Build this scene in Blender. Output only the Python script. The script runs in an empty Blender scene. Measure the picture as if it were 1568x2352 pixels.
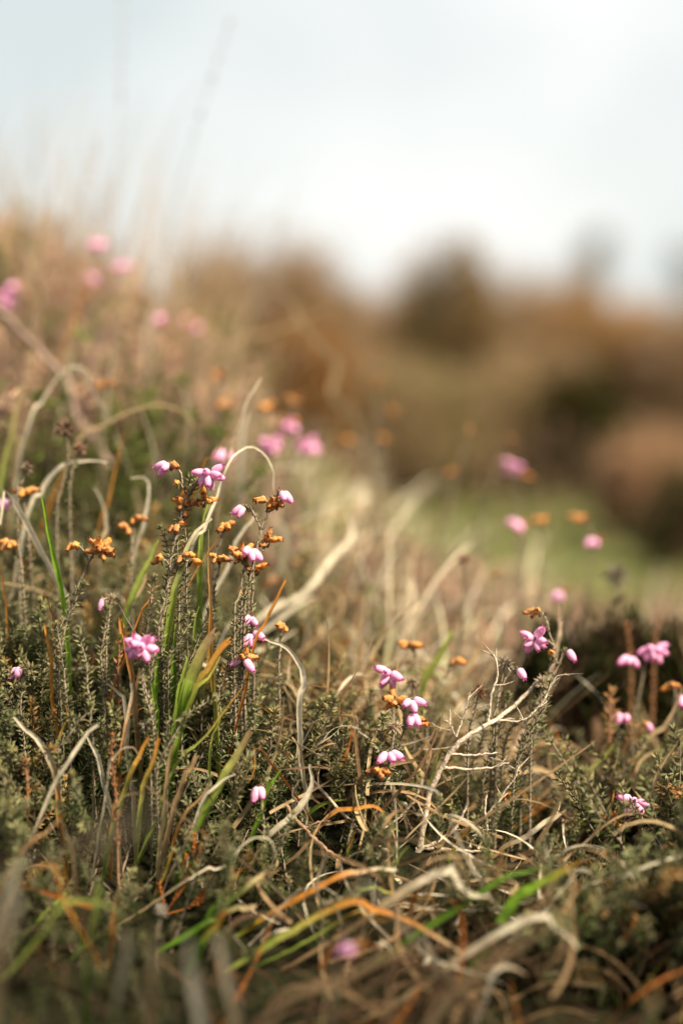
import bpy, math, random
import numpy as np
from mathutils import Vector, Matrix

R = math.radians
rng = np.random.default_rng(7)
random.seed(7)
scene = bpy.context.scene
COL = scene.collection

# ------------------------------------------------------------------ camera
ZC, PITCH, FOCUS = 0.50, R(8.0), 0.885
cam_d = bpy.data.cameras.new('camera')
cam = bpy.data.objects.new('camera', cam_d)
COL.objects.link(cam)
cam.location = (0, 0, ZC)
cam.rotation_euler = (math.pi / 2 - PITCH, 0, 0)
cam_d.sensor_fit = 'HORIZONTAL'
cam_d.sensor_width = 24.0
cam_d.lens = 50.0
cam_d.clip_start, cam_d.clip_end = 0.02, 3000
cam_d.dof.use_dof = True
cam_d.dof.focus_distance = FOCUS
cam_d.dof.aperture_fstop = 1.32
scene.camera = cam

# ------------------------------------------------------------------ sky and sun
SUN_EL, SUN_AZ = R(50), R(120)          # azimuth measured from +Y (ahead) to the right
world = bpy.data.worlds.new('World')
scene.world = world
world.use_nodes = True
nt = world.node_tree
for n in list(nt.nodes):
    nt.nodes.remove(n)
def wn(t, **k):
    n = nt.nodes.new(t)
    for a, b in k.items():
        setattr(n, a, b)
    return n
out = wn('ShaderNodeOutputWorld')
bg = wn('ShaderNodeBackground')
sky = wn('ShaderNodeTexSky', sky_type='NISHITA', sun_disc=False)
sky.sun_elevation = SUN_EL
sky.sun_rotation = SUN_AZ
sky.air_density, sky.dust_density, sky.ozone_density = 1.0, 2.0, 1.0
tc = wn('ShaderNodeTexCoord')
mp = wn('ShaderNodeMapping')
mp.inputs['Scale'].default_value = (-1.0, 1.0, 1.7)
mp.inputs['Location'].default_value = (0.42, 0.0, 0.18)
noi = wn('ShaderNodeTexNoise')
noi.inputs['Scale'].default_value = 2.2
noi.inputs['Detail'].default_value = 3.0
noi.inputs['Roughness'].default_value = 0.5
ramp = wn('ShaderNodeValToRGB')
ramp.color_ramp.elements[0].position = 0.36
ramp.color_ramp.elements[0].color = (2.70, 2.90, 2.85, 1)
ramp.color_ramp.elements[1].position = 0.62
ramp.color_ramp.elements[1].color = (3.95, 3.9, 3.76, 1)
mixs = wn('ShaderNodeMixRGB')
mixs.inputs['Fac'].default_value = 0.93        # a closed, thin cloud sheet over the blue
L = nt.links.new
L(tc.outputs['Generated'], mp.inputs['Vector'])
L(mp.outputs['Vector'], noi.inputs['Vector'])
L(noi.outputs['Fac'], ramp.inputs['Fac'])
L(sky.outputs['Color'], mixs.inputs['Color1'])
L(ramp.outputs['Color'], mixs.inputs['Color2'])
L(mixs.outputs['Color'], bg.inputs['Color'])
bg.inputs['Strength'].default_value = 0.10
L(bg.outputs['Background'], out.inputs['Surface'])

sun_d = bpy.data.lights.new('sun', 'SUN')
sun_d.energy = 4.4
sun_d.angle = R(11)
sun_d.color = (1.0, 0.85, 0.62)
sun = bpy.data.objects.new('sun', sun_d)
COL.objects.link(sun)
sdir = Vector((math.sin(SUN_AZ) * math.cos(SUN_EL), math.cos(SUN_AZ) * math.cos(SUN_EL), math.sin(SUN_EL)))
sun.rotation_euler = sdir.to_track_quat('Z', 'Y').to_euler()
sun.location = (1, 2, 4)

vs = scene.view_settings
vs.view_transform = 'Standard'
vs.look = 'None'
vs.exposure = 1.45
vs.gamma = 1.0
vs.use_curve_mapping = False
scene.cycles.use_denoising = True
scene.cycles.use_adaptive_sampling = False
scene.cycles.max_bounces = 7
scene.cycles.diffuse_bounces = 4
scene.cycles.transmission_bounces = 4
scene.cycles.caustics_reflective = False
scene.cycles.caustics_refractive = False

# ------------------------------------------------------------------ picture plane <-> place
FPX = 50.0 / 24.0 * 1568
CP, SP = math.cos(PITCH), math.sin(PITCH)
AX_R = np.array([1.0, 0, 0]); AX_F = np.array([0, CP, -SP]); AX_U = np.array([0, SP, CP])
CAM = np.array([0, 0, ZC])
def at(u, v, d):
    """survey helper: the point seen at (u, v) on a 1568 x 2352 print, d metres in front of the lens"""
    return CAM + AX_R * ((u - 784) / FPX * d) - AX_U * ((v - 1176) / FPX * d) + AX_F * d
def seen(p):
    q = np.asarray(p) - CAM
    d = q @ AX_F
    dd = np.maximum(d, 1e-3)
    return 784 + FPX * (q @ AX_R) / dd, 1176 - FPX * (q @ AX_U) / dd, d

# ------------------------------------------------------------------ terrain
TP = []
for (u, v, d, h) in [
    (0, 2352, .70, .03), (400, 2352, .725, .03), (784, 2352, .735, .03), (1200, 2352, .74, .03), (1568, 2352, .74, .03),
    (0, 2000, .815, .05), (300, 2000, .825, .05), (550, 2000, .83, .04), (784, 2000, .83, .035), (1200, 2000, .84, .035), (1568, 2000, .83, .05),
    (0, 1700, .86, .065), (300, 1700, .875, .065), (550, 1700, .89, .055), (784, 1730, .92, .04), (1200, 1780, .93, .04), (1568, 1730, .92, .07),
    (0, 1400, .94, .075), (300, 1400, .94, .075), (570, 1480, .97, .06), (784, 1520, 1.04, .04), (1100, 1530, 1.12, .05), (1350, 1600, 1.06, .14), (1568, 1560, 1.10, .09),
    (0, 1150, 1.06, .08), (300, 1170, 1.07, .08), (600, 1250, 1.14, .06), (850, 1300, 1.30, .06), (1200, 1400, 1.40, .06), (1500, 1430, 1.40, .07),
    (0, 850, 1.25, .10), (300, 850, 1.30, .10), (560, 1000, 1.40, .09), (850, 1150, 1.60, .08), (1200, 1330, 1.75, .06),
    (0, 640, 1.50, .11), (250, 660, 1.55, .11), (430, 760, 1.60, .11),
]:
    p = at(u, v, d); TP.append((p[0], p[1], p[2] - h))
for t in [(-.2, .30, .10), (.2, .30, .10), (0, 0, .06), (-.8, .3, .16), (.8, .3, .08), (-.9, 1.0, .34), (.9, 1.0, .12), (-1.0, 1.7, .44), (-.5, 2.0, .42),
          (-.15, 2.0, .22), (.2, 2.2, .06), (.6, 2.0, .06), (0, 2.8, .03), (.7, 2.8, .02), (1.4, 2.2, .06), (-.6, 2.8, .30), (-1.6, 2.8, .36), (-.3, 3.6, .08), (.5, 3.6, .02), (-1.5, -.6, .06), (1.5, -.6, .04)]:
    TP.append(t)
TP = np.array(TP)
def _phi(r2):
    return 0.5 * r2 * np.log(r2 + 1e-9)
_n = len(TP)
_K = _phi(((TP[:, None, :2] - TP[None, :, :2]) ** 2).sum(-1)) + np.eye(_n) * 0.004
_Pm = np.c_[np.ones(_n), TP[:, :2]]
_A = np.block([[_K, _Pm], [_Pm.T, np.zeros((3, 3))]])
_W = np.linalg.solve(_A, np.r_[TP[:, 2], 0, 0, 0])
def ground_z(x, y):
    x = np.atleast_1d(np.asarray(x, float)); y = np.atleast_1d(np.asarray(y, float))
    xc, yc = np.clip(x, -2.2, 2.2), np.clip(y, -1, 4.2)
    k = _phi((xc[:, None] - TP[None, :, 0]) ** 2 + (yc[:, None] - TP[None, :, 1]) ** 2)
    z = k @ _W[:_n] + _W[_n] + _W[_n + 1] * xc + _W[_n + 2] * yc
    z = np.clip(z, -.05, .62)
    dist = np.hypot(x / 1.0, (y - 1.2))
    w = np.clip((dist - 1.7) / 1.9, 0, 1); w = w * w * (3 - 2 * w)
    far = .03 + .05 * np.sin(x * .21 + 1) * np.sin(y * .17) * np.clip(dist / 10, 0, 1)
    micro = .004 * np.sin(x * 31 + np.sin(y * 23)) + .004 * np.sin(y * 37 + 2 * np.sin(x * 17))
    return z * (1 - w) + far * w + micro
def gz(x, y):
    return float(ground_z(x, y)[0])

# ------------------------------------------------------------------ materials
def material(name, rough=.6, transl=.3, spec=.25, nscale=300., namp=.35, sss=0., attr=True, base=(.3, .3, .3), bump=0.):
    m = bpy.data.materials.new(name); m.use_nodes = True
    t = m.node_tree; t.nodes.clear()
    o = t.nodes.new('ShaderNodeOutputMaterial')
    p = t.nodes.new('ShaderNodeBsdfPrincipled')
    p.inputs['Roughness'].default_value = rough
    p.inputs['Specular IOR Level'].default_value = spec
    co = t.nodes.new('ShaderNodeTexCoord')
    no = t.nodes.new('ShaderNodeTexNoise'); no.inputs['Scale'].default_value = nscale; no.inputs['Detail'].default_value = 3
    t.links.new(co.outputs['Object'], no.inputs['Vector'])
    mr = t.nodes.new('ShaderNodeMapRange')
    mr.inputs['From Min'].default_value = .25; mr.inputs['From Max'].default_value = .75
    mr.inputs['To Min'].default_value = 1 - namp; mr.inputs['To Max'].default_value = 1 + namp
    t.links.new(no.outputs['Fac'], mr.inputs['Value'])
    mul = t.nodes.new('ShaderNodeVectorMath'); mul.operation = 'SCALE'
    if attr:
        a = t.nodes.new('ShaderNodeAttribute'); a.attribute_name = 'tint'
        t.links.new(a.outputs['Color'], mul.inputs[0])
    else:
        mul.inputs[0].default_value = base
    t.links.new(mr.outputs['Result'], mul.inputs['Scale'])
    t.links.new(mul.outputs['Vector'], p.inputs['Base Color'])
    if bump:
        b = t.nodes.new('ShaderNodeBump'); b.inputs['Strength'].default_value = bump; b.inputs['Distance'].default_value = .002
        t.links.new(no.outputs['Fac'], b.inputs['Height']); t.links.new(b.outputs['Normal'], p.inputs['Normal'])
    if transl > 0:
        tr = t.nodes.new('ShaderNodeBsdfTranslucent'); mx = t.nodes.new('ShaderNodeMixShader')
        mx.inputs['Fac'].default_value = transl
        t.links.new(mul.outputs['Vector'], tr.inputs['Color'])
        t.links.new(p.outputs['BSDF'], mx.inputs[1]); t.links.new(tr.outputs['BSDF'], mx.inputs[2])
        t.links.new(mx.outputs['Shader'], o.inputs['Surface'])
    else:
        t.links.new(p.outputs['BSDF'], o.inputs['Surface'])
    return m
M = {
    'heath': material('heath_leaf', .7, .35, .12, 500, .3),
    'grass': material('grass_blade', .55, .45, .15, 260, .22),
    'straw': material('dry_straw', .65, .42, .12, 260, .25),
    'petal': material('petal', .6, .30, .15, 420, .13),
    'wither': material('withered_petal', .65, .35, .12, 700, .45),
    'bark': material('bark', .8, 0, .2, 450, .45, bump=.6),
    'stem': material('heath_stem', .75, 0, .2, 600, .4),
    'scrub': material('scrub_leaf', .75, .42, .1, 40, .35),
    'lawn': material('lawn_blade', .6, .45, .1, 30, .3),
}
def soil_material():
    m = bpy.data.materials.new('heath_soil'); m.use_nodes = True
    t = m.node_tree; p = t.nodes['Principled BSDF']; p.inputs['Roughness'].default_value = .95
    p.inputs['Specular IOR Level'].default_value = .1
    co = t.nodes.new('ShaderNodeTexCoord')
    n1 = t.nodes.new('ShaderNodeTexNoise'); n1.inputs['Scale'].default_value = 3; n1.inputs['Detail'].default_value = 6
    n2 = t.nodes.new('ShaderNodeTexNoise'); n2.inputs['Scale'].default_value = 90; n2.inputs['Detail'].default_value = 5
    for n in (n1, n2): t.links.new(co.outputs['Object'], n.inputs['Vector'])
    r1 = t.nodes.new('ShaderNodeValToRGB')
    e = r1.color_ramp.elements
    e[0].position = .35; e[0].color = (.020, .024, .009, 1); e[1].position = .65; e[1].color = (.034, .022, .012, 1)
    mx = t.nodes.new('ShaderNodeMixRGB'); mx.blend_type = 'MULTIPLY'; mx.inputs['Fac'].default_value = .6
    t.links.new(n1.outputs['Fac'], r1.inputs['Fac']); t.links.new(r1.outputs['Color'], mx.inputs['Color1'])
    t.links.new(n2.outputs['Color'], mx.inputs['Color2']); t.links.new(mx.outputs['Color'], p.inputs['Base Color'])
    b = t.nodes.new('ShaderNodeBump'); b.inputs['Strength'].default_value = .8; b.inputs['Distance'].default_value = .01
    t.links.new(n2.outputs['Fac'], b.inputs['Height']); t.links.new(b.outputs['Normal'], p.inputs['Normal'])
    return m
M['soil'] = soil_material()

# ------------------------------------------------------------------ mesh collecting
class MB:
    def __init__(s): s.V, s.F, s.C, s.n = [], [], [], 0
    def add(s, V, F, C):
        V = np.asarray(V, float).reshape(-1, 3)
        C = np.asarray(C, float)
        if C.ndim == 1: C = np.repeat(C[None, :3], len(V), 0)
        s.V.append(V); s.F.append(np.asarray(F, int).reshape(-1, 3) + s.n); s.C.append(C[:, :3]); s.n += len(V)
    def arrays(s):
        return np.concatenate(s.V), np.concatenate(s.F), np.concatenate(s.C)
    def mesh(s, name, mat, smooth=True, origin=None):
        V, F, C = s.arrays()
        if origin is not None: V = V - np.asarray(origin)
        me = bpy.data.meshes.new(name)
        me.vertices.add(len(V)); me.vertices.foreach_set('co', V.astype(np.float32).ravel())
        me.loops.add(F.size); me.loops.foreach_set('vertex_index', F.astype(np.int32).ravel())
        me.polygons.add(len(F)); me.polygons.foreach_set('loop_start', (np.arange(len(F)) * 3).astype(np.int32))
        me.polygons.foreach_set('use_smooth', np.full(len(F), smooth))
        at_ = me.attributes.new('tint', 'FLOAT_COLOR', 'POINT')
        at_.data.foreach_set('color', np.c_[C, np.ones(len(C))].astype(np.float32).ravel())
        me.update(calc_edges=True)
        me.materials.append(mat)
        return me
    def build(s, name, mat, parent=None, smooth=True, origin=None):
        o = bpy.data.objects.new(name, s.mesh(name, mat, smooth, origin))
        COL.objects.link(o)
        if parent is not None: o.parent = parent
        elif origin is not None: o.location = origin
        return o
def tag(o, label=None, cat=None, group=None, kind=None):
    if label: o['label'] = label
    if cat: o['category'] = cat
    if group: o['group'] = group
    if kind: o['kind'] = kind
    return o
def empty(name, loc):
    o = bpy.data.objects.new(name, None); o.empty_display_size = .01
    o.location = loc; COL.objects.link(o); return o

def norm(a):
    a = np.asarray(a, float)
    return a / (np.linalg.norm(a, axis=-1, keepdims=True) + 1e-12)
def spline(P, n):
    P = np.asarray(P, float)
    if len(P) == 2: return P[0] + (P[1] - P[0]) * np.linspace(0, 1, n)[:, None]
    Q = np.vstack([2 * P[0] - P[1], P, 2 * P[-1] - P[-2]])
    seg = np.linalg.norm(np.diff(P, axis=0), axis=1); cum = np.r_[0, np.cumsum(seg)]
    out_ = []
    for t in np.linspace(0, cum[-1], n):
        i = min(np.searchsorted(cum, t, 'right') - 1, len(P) - 2); f = (t - cum[i]) / max(seg[i], 1e-9)
        a, b, c, d = Q[i], Q[i + 1], Q[i + 2], Q[i + 3]
        out_.append(.5 * ((2 * b) + (c - a) * f + (2 * a - 5 * b + 4 * c - d) * f * f + (3 * b - a - 3 * c + d) * f ** 3))
    return np.array(out_)
def tangents(P):
    return norm(np.gradient(P, axis=0))
def tube(mb, P, rad, col, n=6):
    P = np.asarray(P, float); k = len(P); T = tangents(P)
    rad = np.broadcast_to(np.asarray(rad, float), (k,)); col = np.asarray(col, float)
    if col.ndim == 1: col = np.repeat(col[None], k, 0)
    ref = np.array([.31, .87, .38]); A = norm(np.cross(T, ref)); B = np.cross(T, A)
    th = np.linspace(0, 2 * np.pi, n, endpoint=False)
    V = P[:, None] + rad[:, None, None] * (A[:, None] * np.cos(th)[None, :, None] + B[:, None] * np.sin(th)[None, :, None])
    F = []
    for i in range(k - 1):
        for j in range(n):
            a, b = i * n + j, i * n + (j + 1) % n
            F += [(a, b, b + n), (a, b + n, a + n)]
    for j in range(1, n - 1): F += [(0, j, j + 1), ((k - 1) * n, (k - 1) * n + j + 1, (k - 1) * n + j)]
    mb.add(V.reshape(-1, 3), F, np.repeat(col, n, 0))
def ribbon(mb, P, W, col, N, fold=.22):
    """a leaf blade: three points across, the midrib sunk, normals N"""
    k = len(P); T = tangents(P); N = norm(N - T * (N * T).sum(-1, keepdims=True)); S = np.cross(T, N)
    W = W[:, None]
    V = np.stack([P - S * W * .5 + N * W * fold * .5, P - N * W * fold * .25, P + S * W * .5 + N * W * fold * .5], 1).reshape(-1, 3)
    F = []
    for i in range(k - 1):
        for j in (0, 1):
            a = i * 3 + j
            F += [(a, a + 1, a + 4), (a, a + 4, a + 3)]
    mb.add(V, F, np.clip(np.repeat(col, 3, 0) * np.tile(np.array([.74, 1.12, .92]), k)[:, None] * rng.uniform(.85, 1.08, (3 * k, 1)), 0, .95))
def leaves(mb, B, D, ln, wd, col, solid=True):
    """small needle leaves: spindles (6 triangles) or folded pairs (2 triangles)"""
    n = len(B); D = norm(D); ref = norm(rng.normal(size=(n, 3))); S = norm(np.cross(D, ref)); N = np.cross(D, S)
    ln = np.broadcast_to(ln, (n,))[:, None]; wd = np.broadcast_to(wd, (n,))[:, None]
    col = np.asarray(col, float)
    if col.ndim == 1: col = np.repeat(col[None], n, 0)
    i0 = np.arange(n)
    if solid:
        m = B + D * ln * .45
        V = np.stack([B, m + S * wd * .5, m - S * wd * .3 + N * wd * .42, m - S * wd * .3 - N * wd * .42, B + D * ln], 1)
        f = np.array([(0, 2, 1), (0, 3, 2), (0, 1, 3), (4, 1, 2), (4, 2, 3), (4, 3, 1)])
    else:
        m = B + D * ln * .45
        V = np.stack([B, m + S * wd * .5 + N * wd * .2, B + D * ln, m - S * wd * .5 + N * wd * .2], 1)
        f = np.array([(0, 1, 2), (0, 2, 3)])
    kk = V.shape[1]
    mb.add(V.reshape(-1, 3), (i0[:, None, None] * kk + f[None]).reshape(-1, 3), np.repeat(col, kk, 0))

# colours (base colours, linear)
PALE = (.78, .70, .54); STRAW = (.50, .37, .21); TAN = (.36, .24, .13); ORANGE = (.58, .25, .05); RUST = (.34, .12, .03)
GREEN = (.12, .23, .025); BRIGHT = (.21, .37, .035); LIME = (.36, .43, .09); DULL = (.16, .17, .07); YELLOW = (.48, .42, .10)
HEATH = (.064, .088, .026); GREY = (.212, .208, .104); BROWN = (.16, .095, .055); WOOD = (.33, .26, .20); PINK = (.70, .24, .56)
def grad(stops, n):
    s = np.linspace(0, 1, len(stops)); t = np.linspace(0, 1, n); S = np.array(stops, float)
    return np.stack([np.interp(t, s, S[:, k]) for k in range(3)], 1)

# ------------------------------------------------------------------ ground sheet
def sinh_axis(lo, hi, c, s, n):
    a, b = math.asinh((lo - c) / s), math.asinh((hi - c) / s)
    return c + s * np.sinh(np.linspace(a, b, n))
gx, gy = sinh_axis(-900, 900, 0, .35, 190), sinh_axis(-60, 1500, 1.0, .35, 200)
X, Y = np.meshgrid(gx, gy)
Z = ground_z(X.ravel(), Y.ravel())
mb = MB()
nx, ny = len(gx), len(gy)
ii = (np.arange(ny - 1)[:, None] * nx + np.arange(nx - 1)[None]).ravel()
mb.add(np.c_[X.ravel(), Y.ravel(), Z], np.concatenate([np.c_[ii, ii + 1, ii + nx + 1], np.c_[ii, ii + nx + 1, ii + nx]]), np.array([.1, .07, .04]))
tag(mb.build('ground', M['soil']), 'dark peaty heath ground under the plants', None, None, 'structure')

# cells of the print that a hand-placed plant fills, so that loose foliage does not grow in front of it
CELL = 8
hero = np.zeros((2352 // CELL + 1, 1568 // CELL + 1))
def claim(P, r=1):
    u, v, d = seen(P)
    for a, b, c in zip(np.atleast_1d(u), np.atleast_1d(v), np.atleast_1d(d)):
        i, j = int(b // CELL), int(a // CELL)
        hero[max(i - r, 0):max(i + r + 1, 0), max(j - r, 0):max(j + r + 1, 0)] = np.maximum(hero[max(i - r, 0):max(i + r + 1, 0), max(j - r, 0):max(j + r + 1, 0)], c)
def blocked(P):
    u, v, d = seen(P)
    i = np.clip((v // CELL).astype(int), 0, hero.shape[0] - 1); j = np.clip((u // CELL).astype(int), 0, hero.shape[1] - 1)
    inside = (u > 0) & (u < 1568) & (v > 0) & (v < 2352)
    return inside & (hero[i, j] > d + .004)

# ================================================================== background scrub
SC_TRI = []
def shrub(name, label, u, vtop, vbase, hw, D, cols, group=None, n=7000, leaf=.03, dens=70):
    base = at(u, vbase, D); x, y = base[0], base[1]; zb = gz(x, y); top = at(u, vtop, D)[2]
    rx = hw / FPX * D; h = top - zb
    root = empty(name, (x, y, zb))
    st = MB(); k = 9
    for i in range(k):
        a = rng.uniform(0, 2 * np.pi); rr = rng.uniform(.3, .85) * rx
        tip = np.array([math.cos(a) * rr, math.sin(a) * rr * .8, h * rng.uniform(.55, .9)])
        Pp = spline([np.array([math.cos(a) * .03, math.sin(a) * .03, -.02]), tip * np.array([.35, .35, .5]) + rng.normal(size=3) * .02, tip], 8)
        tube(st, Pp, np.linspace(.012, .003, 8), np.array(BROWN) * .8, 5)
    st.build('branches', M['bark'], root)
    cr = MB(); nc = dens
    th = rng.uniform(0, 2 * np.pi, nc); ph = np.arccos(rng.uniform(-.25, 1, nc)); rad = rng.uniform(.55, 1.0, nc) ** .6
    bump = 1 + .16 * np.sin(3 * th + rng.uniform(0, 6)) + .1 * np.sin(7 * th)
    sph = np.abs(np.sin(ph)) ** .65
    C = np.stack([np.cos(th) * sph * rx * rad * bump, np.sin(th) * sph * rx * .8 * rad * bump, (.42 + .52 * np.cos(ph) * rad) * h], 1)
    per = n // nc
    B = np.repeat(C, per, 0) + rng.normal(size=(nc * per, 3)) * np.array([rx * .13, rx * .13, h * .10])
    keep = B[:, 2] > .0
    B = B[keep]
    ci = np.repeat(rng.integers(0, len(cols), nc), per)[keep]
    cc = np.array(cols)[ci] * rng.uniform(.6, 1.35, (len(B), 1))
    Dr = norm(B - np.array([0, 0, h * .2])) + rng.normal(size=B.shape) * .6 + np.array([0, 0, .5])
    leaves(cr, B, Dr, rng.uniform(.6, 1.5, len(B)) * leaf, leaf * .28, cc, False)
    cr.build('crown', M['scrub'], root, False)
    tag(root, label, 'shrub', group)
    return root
G_SH = 'brown shrubs behind the heath'
TANB = [(.40, .28, .17), (.32, .22, .13), (.24, .17, .09), (.42, .30, .19)]
shrub('heather_shrub', 'broad tan brown shrub mound behind the left bank', 600, 585, 1010, 225, 3.5, TANB, G_SH, 12000, .03, 90)
shrub('heather_shrub', 'rust brown shrub low in the gap under the tan mound', 690, 760, 985, 120, 3.1, [(.44, .25, .11), (.36, .20, .08), (.26, .15, .06)], G_SH, 6000, .028, 50)
shrub('gorse_shrub', 'dark olive shrub with a rounded brown top, tallest of the background', 1015, 588, 1060, 120, 4.2, [(.16, .13, .055), (.22, .16, .075), (.32, .21, .10)], G_SH, 8000, .03, 60)
shrub('heather_shrub', 'brown shrub sloping down just right of the olive shrub', 1150, 635, 1080, 150, 4.5, TANB + [(.14, .10, .05)], G_SH, 9000, .03, 70)
shrub('heather_shrub', 'orange brown shrub behind the dark hollow on the right', 1370, 715, 1040, 150, 4.4, [(.50, .30, .14), (.42, .26, .12), (.27, .18, .08)], G_SH, 9000, .03, 70)
shrub('heather_shrub', 'brown shrub cut by the right edge of the picture, below the sky', 1560, 745, 1060, 120, 4.2, TANB, G_SH, 7000, .03, 60)
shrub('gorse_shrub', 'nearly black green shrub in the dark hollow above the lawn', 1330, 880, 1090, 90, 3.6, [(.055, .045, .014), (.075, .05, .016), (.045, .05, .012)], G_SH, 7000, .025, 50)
shrub('heather_shrub', 'small pale brown shrub at the right edge above the lawn', 1480, 1010, 1230, 100, 3.0, [(.48, .31, .19), (.36, .24, .14)], G_SH, 6000, .025, 50)
shrub('gorse_shrub', 'dark green brown shrub at the right edge beside the lawn', 1560, 1110, 1330, 85, 2.6, [(.06, .07, .02), (.14, .09, .05), (.18, .11, .07)], G_SH, 6000, .022, 50)
shrub('heather_shrub', 'grey brown low heath mound between lawn and olive shrub', 930, 850, 1075, 190, 3.6, [(.38, .28, .17), (.34, .26, .14), (.32, .27, .13)], G_SH, 9000, .026, 70)
shrub('heather_shrub', 'muted brown low heath mound left of the dark hollow', 1150, 860, 1080, 130, 3.7, [(.34, .25, .14), (.30, .22, .11)], G_SH, 8000, .026, 60)

shrub('heather_shrub', 'tan shrub filling the skyline dip left of the olive shrub', 850, 690, 1040, 130, 4.8, TANB, G_SH, 8000, .03, 60)
shrub('heather_shrub', 'tan brown shrub on the skyline between olive shrub and far tree', 1270, 655, 1050, 130, 5.0, TANB, G_SH, 8000, .03, 60)
shrub('heather_shrub', 'brown shrub on the skyline near the right edge under the far tree', 1470, 735, 1040, 120, 5.0, TANB, G_SH, 7000, .03, 60)
shrub('heather_shrub', 'rounded tan heath mound in the middle of the slope behind the lawn', 1240, 800, 1075, 120, 4.0, TANB, G_SH, 7000, .028, 60)
shrub('gorse_shrub', 'low clump coloured near black for the shade of the hollow behind the grey branch', 1335, 1430, 1690, 125, 1.08, [(.035, .032, .012), (.05, .032, .018), (.03, .036, .010)], G_SH, 8000, .012, 60)  # added clump, the shade of the hollow put into its leaf colour
shrub('gorse_shrub', 'clump coloured dark for the shade behind the pair of pink heads at the right edge', 1520, 1450, 1690, 120, 1.10, [(.045, .035, .014), (.07, .04, .02), (.03, .036, .010)], G_SH, 7000, .012, 60)  # added as well, dark leaves standing in for the shadow beneath the heath
def far_tree(label, u, vtop, vbase, D, hw, cols):
    base = at(u, vbase, D); x, y = base[0], base[1]; zb = gz(x, y); h = at(u, vtop, D)[2] - zb; rx = hw / FPX * D
    root = empty('pine_tree', (x, y, zb))
    st = MB()
    tube(st, spline([(0, 0, -.1), (.02, 0, h * .5), (-.01, .02, h * .97)], 10), np.linspace(.035, .008, 10), np.array(WOOD) * .5, 6)
    for i in range(10):
        a = rng.uniform(0, 6.28); z0 = h * rng.uniform(.45, .9)
        tube(st, spline([(0, 0, z0), (math.cos(a) * rx * .5, math.sin(a) * rx * .5, z0 + .05), (math.cos(a) * rx, math.sin(a) * rx, z0 + .12)], 5), np.linspace(.02, .005, 5), np.array(WOOD) * .5, 4)
    st.build('trunk', M['bark'], root)
    cr = MB(); nc = 9
    th = rng.uniform(0, 6.28, nc); z = rng.uniform(.62, 1.0, nc) * h; rr = rx * rng.uniform(.1, 1, nc) * np.clip(1.25 - np.abs(z / h - .85) * 4, .2, 1)
    C = np.stack([np.cos(th) * rr, np.sin(th) * rr, z], 1)
    B = np.repeat(C, 60, 0) + rng.normal(size=(nc * 60, 3)) * rx * .26
    leaves(cr, B, rng.normal(size=B.shape) + np.array([0, 0, .4]), rng.uniform(.05, .1, len(B)), .014, np.array(cols)[rng.integers(0, len(cols), len(B))], False)
    cr.build('crown', M['scrub'], root, False)
    tag(root, label, 'tree', 'far trees on the skyline')
far_tree('far dark blurred tree top above the right skyline', 1372, 535, 760, 12., 38, [(.12, .13, .08), (.16, .15, .09)])
far_tree('faint far tree at the right edge of the skyline', 1572, 590, 780, 13., 40, [(.13, .14, .09), (.16, .15, .1)])

def shade_bush(x, y, hh, label):
    """unseen bushes added around the viewer to keep light off the near ground"""
    zb = gz(x, y); root = empty('gorse_shrub', (x, y, zb)); st = MB(); cr = MB()
    for i in range(12):
        a = rng.uniform(0, 6.28); rr = rng.uniform(.1, .3)
        tube(st, spline([(math.cos(a) * .02, math.sin(a) * .02, -.02), (math.cos(a) * rr * .5, math.sin(a) * rr * .5, .45 * hh), (math.cos(a) * rr, math.sin(a) * rr, rng.uniform(.65, .9) * hh)], 8), np.linspace(.012, .004, 8), np.array(BROWN), 5)
    st.build('branches', M['bark'], root)
    n = 11000; th = rng.uniform(0, 6.28, n); z = rng.uniform(.12, 1., n); r_ = .33 * np.sqrt(rng.random(n)) * np.clip((1.04 - z) * 3, .3, 1)
    B = np.c_[np.cos(th) * r_, np.sin(th) * r_, z * hh]
    leaves(cr, B, rng.normal(size=B.shape) + np.array([0, 0, .6]), rng.uniform(.02, .04, n), .006, np.array([.08, .10, .03]) * rng.uniform(.6, 1.4, (n, 1)), False)
    cr.build('crown', M['scrub'], root, False)
    tag(root, label, 'shrub', G_SH)
shade_bush(.49, .17, 1.08, 'tall unseen gorse bush added to shade the near ground, out of the picture at right')
shade_bush(-.50, .18, 1.0, 'tall unseen gorse bush added to shade the near ground, out of the picture at left')
shade_bush(-.05, -.52, 1.1, 'tall unseen gorse bush added behind the viewer to shade the near ground')

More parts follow.
